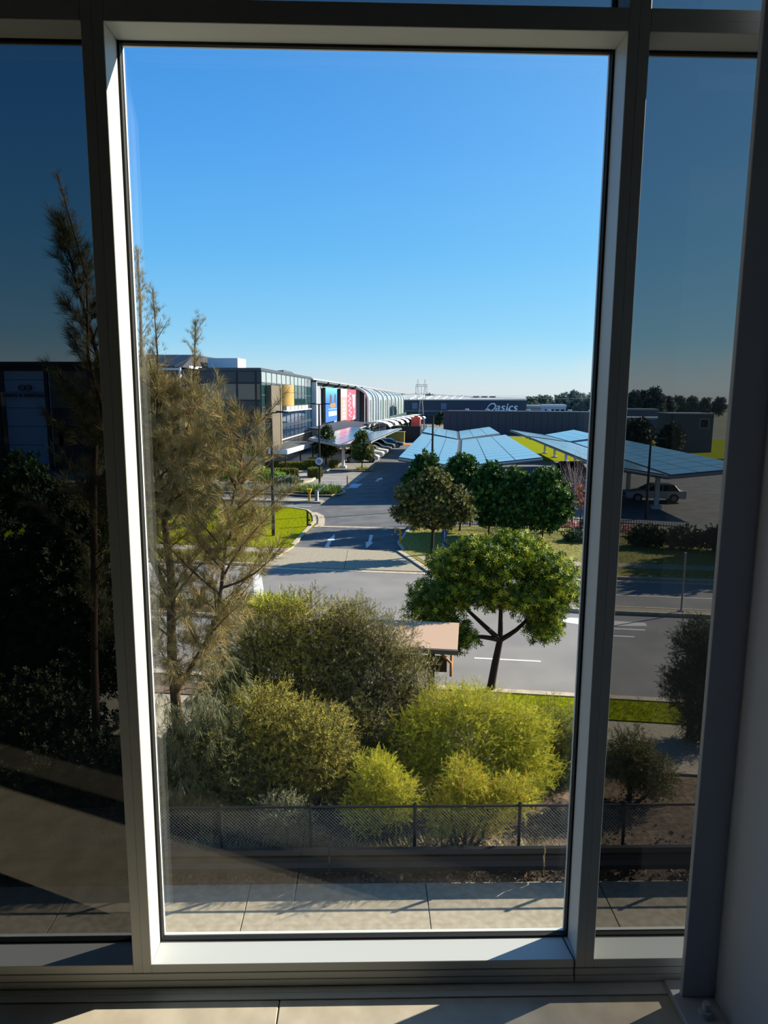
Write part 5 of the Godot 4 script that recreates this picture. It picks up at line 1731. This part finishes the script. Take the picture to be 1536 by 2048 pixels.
func she_oak() -> void:
	# tall thin she-oak: two stems, rising side branches set with needle tufts
	var t := thing("she_oak", "tall feathery olive brown she-oak with two thin trunks behind the left jamb", "tree", Vector3(-3.4, 0.05, -10.8))
	var main := [Vector3(0, -0.1, 0), Vector3(-0.09, 1.6, 0), Vector3(-0.14, 3.4, 0.05), Vector3(-0.11, 4.8, 0), Vector3(-0.23, 6.2, -0.05), Vector3(-0.38, 7.1, -0.05), Vector3(-0.47, 7.9, 0), Vector3(-0.43, 9.5, 0), Vector3(-0.44, 10.35, 0)]
	var second := [Vector3(-0.1, 2.6, 0.05), Vector3(0.05, 2.8, 0.1), Vector3(0.5, 3.55, 0.15), Vector3(0.75, 4.2, 0.1), Vector3(0.86, 5.0, 0.1), Vector3(0.95, 5.8, 0.05), Vector3(1.15, 6.6, 0), Vector3(1.35, 7.6, 0)]
	var third := [Vector3(-0.2, 5.6, 0), Vector3(0.05, 6.6, -0.1), Vector3(0.3, 7.6, -0.1), Vector3(0.42, 8.5, -0.1), Vector3(0.46, 9.2, -0.1)]
	var left := [Vector3(-0.12, 4.3, 0), Vector3(-0.6, 5.6, 0.1), Vector3(-1.1, 7.3, 0), Vector3(-1.35, 8.6, 0), Vector3(-1.3, 9.9, 0), Vector3(-1.68, 11.5, 0)]
	var fourth := [Vector3(-0.3, 6.6, 0), Vector3(-0.2, 7.6, 0.1), Vector3(-0.15, 8.6, 0.1), Vector3(-0.18, 9.7, 0.1)]
	var cols := ["a08c56", "948854", "827c4c", "b0985e", "6c6c46"]
	var xs := []
	var cs := PackedColorArray()
	for q in [[main, 0.125, 0.012, 46], [second, 0.06, 0.01, 36], [third, 0.035, 0.007, 20], [left, 0.06, 0.007, 34], [fourth, 0.03, 0.007, 16]]:
		var st: Array = q[0]
		var mb := MB.new()
		var tr := []
		for i in st.size():
			tr.append(lerpf(q[1], q[2], pow(float(i) / (st.size() - 1), 0.75)))
		mb.tube(st, tr, 9)
		obj("trunk", mb, M.bark, t)
		for k in q[3]:
			var f: float = (k + rng.randf()) / q[3]
			f = lerpf(0.12 if q[0] != main else 0.26, 0.99, f)
			var i := mini(int(f * (st.size() - 1)), st.size() - 2)
			var p: Vector3 = st[i].lerp(st[i + 1], f * (st.size() - 1) - i)
			var a := rng.randf() * TAU
			var reach := clampf((11.2 - p.y) * 0.2, 0.1, 1.05) * rng.randf_range(0.5, 1.15)
			if p.y > 8.0:
				reach *= 0.4
			var e := p + Vector3(cos(a) * reach, reach * rng.randf_range(0.5, 1.1) + 0.1, sin(a) * reach)
			if q[0] == second and p.y > 4.5 and cos(a) > -0.2:
				e += Vector3(0.25, 0, 0)
			var path := bend(p, e, -0.1 * reach, 5)
			var br := MB.new()
			br.tube(path, taper(clampf(0.022 * reach + 0.003, 0.004, 0.026), 0.003), 5)
			var n := int(6 + reach * 30)
			for j in n:
				var s := rng.randf_range(0.12, 1.0)
				var b := int(minf(s * 4.0, 3.0))
				var at: Vector3 = path[b].lerp(path[b + 1], s * 4.0 - b)
				var d := (e - p).normalized() * 0.8 + ball_dir() * 0.75 + Vector3(0, 0.35, 0)
				if p.y < 4.0:
					d += Vector3(0, -0.9, 0)
				var sc := rng.randf_range(0.55, 1.05) * (0.42 if p.y > 8.2 else 1.0)
				xs.append(Transform3D(aim(d, sc), at + ball_dir() * 0.06))
				cs.append(pick(cols))
			obj("branch", br, M.bark, t)
	# dead sticks low on the trunk
	for k in 22:
		var y := rng.randf_range(0.9, 3.2)
		var a := rng.randf() * TAU
		var sm := MB.new()
		var p := Vector3(-0.08, y, 0)
		sm.tube(bend(p, p + Vector3(cos(a) * 0.7, rng.randf_range(-0.4, 0.3), sin(a) * 0.7), 0.05, 4), taper(0.01, 0.003, 4), 4)
		obj("stick", sm, mat("8b7d6c", 0.9), t)
	# drooping grey green skirt lower down on the right
	for k in 420:
		var d := ball_dir()
		var c: Vector3 = [Vector3(0.75, 2.9, 0.3), Vector3(0.45, 2.2, 0.5), Vector3(0.0, 1.4, 0.6), Vector3(-0.5, 2.2, 0.4), Vector3(0.5, 1.0, 0.5)][k % 5]
		xs.append(Transform3D(aim(Vector3(d.x * 0.5, -1.0, d.z * 0.5), rng.randf_range(0.6, 1.1)), c + d * Vector3(0.5, 0.55, 0.45)))
		cs.append(pick(["6f7450", "7d7c52", "5f6844"]))
	# thin spires: short needles held close to the leaders
	for st in [main, third, fourth, left, second]:
		for k in 90:
			var i: int = st.size() - 2 - (k % 2)
			var f := rng.randf()
			var p: Vector3 = st[i].lerp(st[i + 1], f)
			if p.y < 7.4:
				continue
			var thick := clampf((st[-1].y - p.y) * 0.14, 0.015, 0.2)
			var d := ball_dir()
			d.y = 0.0
			xs.append(Transform3D(aim(d * 0.45 + Vector3.UP, rng.randf_range(0.28, 0.5)), p + d * thick * rng.randf()))
			cs.append(pick(cols))
	# soft masses of needles round the branches
	for q in [[0.4, 7.2, 0, 0.9, 0.7, 0.6], [0.85, 6.4, 0.1, 0.8, 0.8, 0.6], [0.05, 6.2, 0.2, 0.7, 0.8, 0.6], [0.75, 5.4, 0.1, 0.8, 0.75, 0.6], [1.25, 5.6, 0, 0.45, 0.5, 0.4], [-0.1, 7.2, 0.1, 0.6, 0.7, 0.5], [-0.35, 8.2, 0, 0.4, 0.6, 0.4], [0.7, 4.2, 0.2, 0.55, 0.75, 0.5], [-0.1, 4.6, 0.2, 0.6, 0.7, 0.5], [-0.6, 6.0, 0, 0.6, 0.8, 0.5], [-0.9, 7.4, 0, 0.5, 0.8, 0.4], [0.4, 3.4, 0.3, 0.55, 0.7, 0.5], [-0.3, 3.4, 0.2, 0.5, 0.7, 0.4]]:
		for k in int(400 * q[3] * q[4]):
			var d := ball_dir() * pow(rng.randf(), 0.45)
			xs.append(Transform3D(aim(ball_dir() * 0.7 + d * 0.5 + Vector3(0, 0.55, 0), rng.randf_range(0.5, 0.95)), Vector3(q[0] + d.x * q[3], q[1] + d.y * q[4], q[2] + d.z * q[5])))
			cs.append(pick(cols))
	scatter("needles", M.tuft, M.needle, xs, cs, t)
	# a second she-oak further left, only its tops in the left pane
	var o := thing("she_oak", "dark thin topped she-oak standing against the sky in the left pane", "tree", Vector3(-5.3, 0.05, -11.4))
	var st := [Vector3(0, -0.1, 0), Vector3(0.1, 3.0, 0), Vector3(0.3, 6.5, 0), Vector3(0.5, 8.6, 0), Vector3(0.2, 10.0, 0.1), Vector3(0.05, 10.9, 0.1)]
	var mb := MB.new()
	mb.tube(st, taper(0.09, 0.008, 6), 8)
	obj("trunk", mb, M.bark, o)
	xs = []
	cs = PackedColorArray()
	for k in 60:
		var f := lerpf(0.2, 0.98, (k + rng.randf()) / 60.0)
		var i := mini(int(f * 5), 4)
		var p: Vector3 = st[i].lerp(st[i + 1], f * 5 - i)
		var a := rng.randf() * TAU
		var reach := clampf((11.0 - p.y) * 0.24, 0.1, 1.0) * rng.randf_range(0.5, 1.1)
		var e := p + Vector3(cos(a) * reach, reach * 0.9 + 0.1, sin(a) * reach)
		var br := MB.new()
		br.tube(bend(p, e, 0.03, 4), taper(0.014, 0.003, 4), 4)
		obj("branch", br, M.bark, o)
		for j in int(8 + reach * 24):
			xs.append(Transform3D(aim((e - p).normalized() + ball_dir() * 0.6, rng.randf_range(0.6, 1.0)), p.lerp(e, rng.randf_range(0.15, 1.0)) + ball_dir() * 0.06))
			cs.append(pick(["6e6a44", "5c6038"]))
	scatter("needles", M.tuft, M.needle, xs, cs, o)


func planting() -> void:
	chain_fence()
	var olive := ["7e7a34", "706e2e", "938a3e", "62622c"]
	var otips := ["b4aa48", "c0b44c", "a49c44"]
	var grey := ["7c7850", "6e6c46", "8a835a", "5f6040"]
	var lime := ["a2a82c", "b0b234", "909c28", "bcb83c"]
	var ltips := ["d0c83c", "c4c43a", "d8cc48"]
	# behind the fence, left to right; each its own bush
	shrub("olive_shrub", "tall olive shrub with yellowish tips, behind the others left of the shelter", Vector3(-1.7, 0.05, -13.0), [[-0.6, 2.7, 0, 1.0, 0.9, 0.7], [0.35, 3.05, 0.1, 0.95, 0.85, 0.7], [-0.1, 1.8, 0.4, 1.4, 1.0, 0.8], [-1.15, 1.8, 0.2, 0.8, 0.9, 0.6], [0.95, 2.3, 0.2, 0.8, 0.9, 0.6], [1.3, 3.0, 0, 0.6, 0.7, 0.5]], M.sp_small, M.leaf, 11500, 0.75, 1.25, olive, otips, "", 0.6, null, 6)
	shrub("grey_shrub", "loose grey green twiggy shrub with see-through top beside the shelter roof", Vector3(0.15, 0.05, -12.7), [[-0.3, 3.05, 0, 0.7, 0.75, 0.6], [0.3, 2.7, 0.1, 0.75, 0.8, 0.6], [0.75, 1.95, 0.2, 0.75, 0.8, 0.6], [0.0, 1.8, 0.3, 0.95, 0.95, 0.7], [-0.7, 2.2, 0.2, 0.7, 0.95, 0.6], [0.95, 1.2, 0.2, 0.6, 0.6, 0.5]], M.sp_small, M.leaf, 8200, 0.65, 1.1, grey, ["96904e"], "", 0.6, null, 10, 0.6)
	shrub("olive_shrub", "broad yellowish olive shrub in front, left of the fence middle", Vector3(-1.4, 0.05, -10.9), [[-0.55, 1.95, 0, 0.8, 0.7, 0.6], [0.4, 1.6, 0.1, 0.85, 0.75, 0.6], [-0.2, 1.1, 0.3, 1.2, 0.85, 0.5], [0.85, 1.0, 0.0, 0.55, 0.65, 0.5], [-0.95, 1.1, 0.1, 0.5, 0.7, 0.5]], M.sp_small, M.leaf, 11500, 0.65, 1.1, olive, otips)
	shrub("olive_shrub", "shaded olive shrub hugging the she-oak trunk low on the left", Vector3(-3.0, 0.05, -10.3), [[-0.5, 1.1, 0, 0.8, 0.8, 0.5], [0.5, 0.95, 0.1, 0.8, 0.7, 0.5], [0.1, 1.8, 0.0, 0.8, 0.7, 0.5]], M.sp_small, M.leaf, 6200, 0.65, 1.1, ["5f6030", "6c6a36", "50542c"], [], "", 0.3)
	shrub("lime_shrub", "large bright yellow green shrub before the street tree", Vector3(2.0, 0.05, -11.7), [[0.0, 1.75, 0, 1.0, 0.5, 0.7], [-0.85, 1.3, 0.2, 0.75, 0.6, 0.6], [0.95, 1.4, 0.1, 0.8, 0.55, 0.6], [0.1, 1.0, 0.5, 1.2, 0.7, 0.5], [1.1, 0.75, 0.5, 0.7, 0.6, 0.45], [-0.8, 0.75, 0.5, 0.6, 0.6, 0.4]], M.sp_fine, M.leaf_bright, 12500, 0.65, 1.15, lime, ltips)
	shrub("lime_shrub", "small vivid yellow green bush leaning on the fence, left of its middle post", Vector3(0.3, 0.05, -10.1), [[-0.1, 1.3, 0, 0.4, 0.42, 0.35], [0.2, 0.9, 0.1, 0.5, 0.5, 0.35], [-0.3, 0.65, 0.1, 0.45, 0.45, 0.3]], M.sp_fine, M.leaf_bright, 3000, 0.6, 1.0, lime, ltips)
	shrub("lime_shrub", "upright golden tipped bush at the fence, right of its middle post", Vector3(1.75, 0.05, -9.9), [[0.0, 1.2, 0, 0.42, 0.5, 0.35], [0.35, 0.8, 0.05, 0.5, 0.5, 0.35], [-0.3, 0.75, 0.1, 0.4, 0.5, 0.3], [0.85, 1.0, 0.0, 0.45, 0.4, 0.3]], M.sp_fine, M.leaf_bright, 3600, 0.6, 1.0, lime + ["b09a2c"], ltips + ["c09c2c"])
	shrub("lime_shrub", "yellow green bush at the right jamb beyond the golden tipped one", Vector3(3.85, 0.05, -12.2), [[0.0, 1.1, 0, 0.7, 0.6, 0.5], [0.55, 0.9, 0.1, 0.6, 0.55, 0.4], [-0.6, 0.9, 0.2, 0.6, 0.6, 0.4], [0.1, 0.5, 0.3, 0.7, 0.4, 0.4]], M.sp_fine, M.leaf_bright, 4800, 0.7, 1.15, ["7c8528", "8a8c34", "6c7826"], ["a6a23c"])
	shrub("grey_shrub", "small grey green bush poking through the chain link low on the left", Vector3(-1.45, 0.05, -9.75), [[0, 0.75, 0, 0.45, 0.4, 0.3], [0.2, 0.45, 0.0, 0.4, 0.35, 0.3]], M.sp_small, M.leaf, 1600, 0.6, 1.0, ["7a7a58", "6a6c4c", "8a8862"])
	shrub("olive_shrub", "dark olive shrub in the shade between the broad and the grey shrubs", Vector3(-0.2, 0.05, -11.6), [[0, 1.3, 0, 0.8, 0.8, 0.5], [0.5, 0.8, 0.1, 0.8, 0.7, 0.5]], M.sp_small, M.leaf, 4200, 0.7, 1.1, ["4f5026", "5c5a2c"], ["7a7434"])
	shrub("feathery_shrub", "dark feathery shrub at the column edge, seen through the right pane", Vector3(7.75, 0.05, -13.9), [[0, 2.3, 0, 0.6, 0.65, 0.5], [-0.25, 1.4, 0.1, 0.6, 0.55, 0.5], [0.2, 0.6, 0.1, 0.65, 0.5, 0.5], [0.5, 1.8, 0, 0.5, 0.8, 0.5]], M.sp_small, M.leaf, 6500, 0.8, 1.3, ["4b5630", "566038", "3f4a2a"])
	shrub("olive_shrub", "low olive bush before the footpath, seen through the right pane", Vector3(5.25, 0.05, -11.3), [[0, 0.9, 0, 0.5, 0.6, 0.4], [0.4, 0.6, 0.1, 0.5, 0.45, 0.4]], M.sp_small, M.leaf, 2600, 0.7, 1.1, olive)
	# two dense trees on the bank, seen only through the dark left pane
	for q in [[-6.9, -13.8, 6.0, "dense dark tree on the bank behind the dark left pane, beside the mullion"], [-9.6, -14.6, 6.6, "dense dark tree on the bank at the left edge of the picture"]]:
		var h: float = q[2]
		tree("dense_tree", q[3], Vector3(q[0], 0.05, q[1]), h * 0.25, 0.12, Vector2(0.1, 0), [[0, h * 0.62, 0, 1.3, h * 0.27, 1.1], [0.9, h * 0.45, 0, 1.0, h * 0.25, 0.9], [-1.0, h * 0.48, 0.1, 1.1, h * 0.27, 0.9], [0.0, h * 0.32, 0.4, 1.3, h * 0.2, 0.8], [0.3, h * 0.85, 0, 0.7, h * 0.13, 0.7]], M.bark_dark, M.sp_round, M.leaf, 4200, 0.7, 1.2, ["2c3c20", "364826", "24321a"])
	# dark shrubs behind the left pane
	for q in [[-6.6, -12.0, 2.6, "dark leafy shrub low in the left pane beside the mullion"], [-8.8, -13.0, 2.9, "dark leafy shrub low in the left pane, second from the mullion"], [-11.2, -12.4, 2.5, "dark leafy shrub at the far left of the bank"], [-5.0, -10.6, 1.9, "dark leafy shrub by the fence behind the left mullion"], [-7.6, -10.4, 1.8, "dark leafy shrub by the fence low in the left pane"]]:
		var h: float = q[2]
		shrub("leafy_shrub", q[3], Vector3(q[0], 0.05, q[1]), [[0, h * 0.6, 0, 1.0, h * 0.38, 0.8], [0.8, h * 0.4, 0.1, 0.8, h * 0.34, 0.7], [-0.8, h * 0.4, 0.1, 0.8, h * 0.34, 0.7]], M.sp_round, M.leaf, 1500, 0.5, 0.8, ["3c4a26", "4a5630", "2f3c20"])
	# strappy plants
	strap_bed("lime_strap_plants", "bright lime strappy plants filling the end of the left median bed", [[-7.7, 22.75], [-6.15, 22.8], [-5.95, 23.2], [-6.2, 23.9], [-7.7, 24.0]], 0.1, 60, 0.85, 1.35, ["b4b814", "a4ae16", "c4c41c"])
	strap_bed("median_ground_cover", "dull olive strappy plants further left on the median bed", [[-20, 22.7], [-7.8, 22.75], [-7.8, 24.1], [-20, 24.3]], 0.1, 120, 0.7, 1.1, ["6f702c", "5c6428", "84803a"])
	strap_bed("island_strap_plants", "green strappy plants in the kerbed island behind the boom gate", [[-12.9, 54.4], [-10.9, 54.5], [-10.5, 56.4], [-11, 57.6], [-14.2, 58.0], [-14.4, 55]], 0.13, 150, 0.9, 1.4, ["55721e", "6a8526", "7d9430", "456018"])
	strap_bed("island_grey_plants", "low silver grey plants in the left half of the kerbed island", [[-22, 55], [-14.4, 55.0], [-14.4, 57.9], [-22, 58.3]], 0.13, 170, 0.8, 1.1, ["7a8270", "656e5a", "8a9280"])
	strap_bed("tree_island_plants", "small yellow green plants round the foot of the car park tree", [[-12.3, 74.2], [-10.85, 74.5], [-10.9, 75.5], [-12.2, 75.7]], 0.13, 30, 0.6, 0.9, ["8c9428", "a0a034"])
	# clipped hedges by the entrance
	var hc := ["6c7426", "7c7e2e", "585f20", "8a8436"]
	hedge("hedge", "long low clipped hedge nearest the glass building's entrance", -19.2, 74.0, Vector3(4.2, 0.75, 1.2), 0.35, hc, 2200)
	hedge("hedge", "clipped hedge end in front of the entrance awning, sunlit on its right", -17.3, 75.6, Vector3(1.2, 1.0, 2.8), 0.1, hc, 1700)
	hedge("hedge", "clipped dark hedge left of the brick walk, near the grey plants", -18.6, 67.3, Vector3(2.9, 0.7, 1.1), 0.25, hc, 1700)
	hedge("hedge", "small square clipped hedge beside the kerb of the parking bays", -15.3, 67.6, Vector3(1.0, 0.8, 1.6), 0.0, hc, 1100)
	hedge("hedge", "tiny clipped hedge block in the shade by the verandah", -15.4, 77.5, Vector3(0.6, 0.7, 1.2), 0.0, hc, 500)
	# bright garden shrubs left of the grey plants
	for q in [[-19.4, 61.5, 1.5, "rounded light green garden shrub left of the clipped hedges"], [-17.4, 60.2, 1.2, "rounded light green garden shrub behind the one armed lamp post"], [-21.6, 60.4, 1.7, "largest light green garden shrub beside the glass building's white wall"], [-16.0, 59.4, 0.9, "small pale grey green garden shrub right of the one armed lamp post"], [-24.5, 60.5, 1.6, "light green garden shrub behind the she-oak foliage"]]:
		var h: float = q[2]
		shrub("garden_shrub", q[3], S(q[0], 0.1, q[1]), [[0, h * 0.6, 0, 1.0, h * 0.4, 0.8], [0.6, h * 0.45, 0, 0.7, h * 0.35, 0.6], [-0.6, h * 0.5, 0, 0.7, h * 0.35, 0.6]], M.sp_hedge, M.leaf, 900, 1.1, 1.7, ["8ca83c", "9cb444", "7c9834"] if h > 1.0 else ["7d8a68", "8d9878"])
	# bed of fallen leaves and low shrubs at the right
	var rb := surface("leaf_bed", "patch of pinkish fallen leaves under the bare tree", "leaves", [[4.6, 43.4], [8.6, 41.6], [12, 40.6], [12, 43.6], [5.0, 46]], 0.0, 0.13, noisy("8d5c50", "5b3e34", 0.8, 0.95, 51))
	var xs := []
	var cs := PackedColorArray()
	for i in 2600:
		var u := rng.randf_range(4.8, 11.5)
		xs.append(Transform3D(aim(ball_dir() + Vector3.UP, rng.randf_range(0.7, 1.2)), S(u, 0.15, lerpf(43.3 - (u - 4.6) * 0.4, 45.0 - (u - 4.6) * 0.2, rng.randf()))))
		cs.append(pick(["c98a7c", "b87464", "9c5a4c", "d8a898"]))
	var lf := MB.new()
	blade(lf, Vector3.ZERO, Vector3(1, 0.1, 0).normalized(), Vector3.UP, 0.14, 0.1)
	scatter("fallen_leaves", lf.mesh(), M.leaf, xs, cs, rb)
	for q in [[8.1, 42.6, 0.9, "low grey brown rounded shrub at the right jamb under the orange tree"], [6.6, 38.6, 0.5, "small dark low shrub on the right lawn below the fence"], [9.8, 37.6, 1.2, "dark green hedge shrub seen through the right pane, nearest the jamb"], [11.6, 37.2, 1.3, "dark green hedge shrub in the middle of the right pane"], [13.4, 36.9, 1.5, "dark green hedge shrub at the column edge of the right pane"]]:
		var h: float = q[2]
		shrub("low_shrub", q[3], S(q[0], 0.08, q[1]), [[0, h * 0.55, 0, 0.9, h * 0.42, 0.7], [0.5, h * 0.4, 0, 0.7, h * 0.35, 0.6], [-0.5, h * 0.4, 0, 0.7, h * 0.35, 0.6]], M.sp_hedge, M.leaf, 700, 0.9, 1.4, ["6a6450", "585442"] if q[1] > 42 else ["3c5226", "48602c", "31451f"])
	# litter, stones and dry grass at the foot of the fence
	for k in 14:
		var sb := MB.new()
		var s := rng.randf_range(0.04, 0.12)
		sb.ball(Vector3.ZERO, Vector3(s * 1.3, s * 0.8, s), 8, 5, 0.2, rng)
		var x := rng.randf_range(-1.1, -0.2) if k < 8 else rng.randf_range(-3.2, 3.4)
		var st := obj("stone", sb, mat(["b4aca0", "c9c2b6", "8f887c"][k % 3], 0.9))
		st.position = Vector3(x, 0.05, -9.5 - rng.randf() * 0.4)
		tag(st, "pale rough stone on the soil at the foot of the black fence", "stone", "stones at the foot of the fence")
	xs = []
	cs = PackedColorArray()
	for i in 420:
		xs.append(Transform3D(Basis(Vector3.UP, rng.randf() * TAU).scaled(Vector3.ONE * rng.randf_range(0.25, 0.6)), Vector3(rng.randf_range(-5.0, 4.4), 0.03, -9.2 - absf(rng.randfn(0.0, 0.4)))))
		cs.append(pick(["8a7a50", "a0905e", "6c6a38", "b09c70"]))
	tag(scatter("dry_grass", M.strap, M.leaf, xs, cs), "dry straw coloured grass tufts along the foot of the fence", "grass", "", "stuff")
	xs = []
	cs = PackedColorArray()
	for i in 9000:
		xs.append(Transform3D(aim(ball_dir() + Vector3.UP * 0.6, rng.randf_range(0.3, 0.8)), Vector3(rng.randf_range(-6.0, 6.0), 0.07 if i % 5 else 0.04, rng.randf_range(-9.3, -12.8) if i % 5 else rng.randf_range(-9.0, -9.5))))
		cs.append(pick(["6a5540", "52402f", "7d6a50", "3f3226"]))
	tag(scatter("leaf_litter", lf.mesh(), M.leaf, xs, cs), "brown dead leaf litter spread over the planted bank", "leaf litter", "", "stuff")


func chain_fence() -> void:
	var z := -9.32
	var h := 1.2
	var f := thing("chain_link_fence", "black chain link fence with top rail along the service path", "fence")
	var posts := [-11.43, -9.63, -7.83, -6.03, -4.23, -2.43, -0.93, 0.83, 2.61, 4.4, 6.2, 8.0, 9.8]
	for x in posts:
		var b := MB.new()
		b.tube([Vector3(x, -0.1, z), Vector3(x, h + 0.04, z)], [0.03, 0.03], 8)
		b.tube([Vector3(x, h + 0.04, z), Vector3(x, h + 0.07, z)], [0.036, 0.02], 8)
		obj("fence_post", b, M.black, f)
	for i in posts.size() - 1:
		var b := MB.new()
		b.tube([Vector3(posts[i], h, z), Vector3(posts[i + 1], h, z)], [0.021, 0.021], 8)
		obj("top_rail", b, M.black, f)
	var w := MB.new()
	var pitch := 0.058
	var tall := h - 0.08
	var x := -11.4
	while x < 9.8:
		for s in [-1, 1]:
			var a := Vector3(x, 0.06, z + 0.024 + s * 0.002)
			var b := a + Vector3(s * tall * 0.95, tall, 0)
			var d := (b - a).normalized()
			var u := d.cross(Vector3.BACK).normalized() * 0.0016
			var k := Vector3(0, 0, 0.0016)
			w.quad(a - u, a - k, b - k, b - u)
			w.quad(a + k, a - u, b - u, b + k)
			w.quad(a + u, a + k, b + k, b + u)
			w.quad(a - k, a + u, b + u, b - k)
		x += pitch
	obj("chain_link", w, mat("8c8f8a", 0.35, 0.3), f).set_meta("kind", "stuff")
	# low guard rail on the path side
	var g := thing("guard_rail", "low black steel guard rail in front of the chain link fence", "guard rail")
	var zz := -9.12
	var prof := [[0.6, 0.0], [0.585, 0.045], [0.5, 0.055], [0.43, 0.015], [0.34, 0.015], [0.27, 0.055], [0.18, 0.045], [0.165, 0.0]]
	var x0 := -11.4
	for i in 6:
		var b := MB.new()
		var poly := PackedVector2Array()
		for p in prof:
			poly.append(Vector2(p[1] + 0.02, p[0]))
		var rev := prof.duplicate()
		rev.reverse()
		for p in rev:
			poly.append(Vector2(p[1] + 0.012, p[0]))
		b.prism(poly, Transform3D(Basis(Vector3(0, 0, 1), Vector3.UP, Vector3(-1, 0, 0)), Vector3(x0 + 3.58, 0, zz)), 3.57)
		obj("rail", b, mat("0e1013", 0.45), g)
		x0 += 3.6
	for k in 13:
		var b := MB.new()
		b.box(Vector3(posts[k] + 0.02, 0.26, zz - 0.03), Vector3(0.09, 0.58, 0.07))
		obj("post", b, M.black, g)
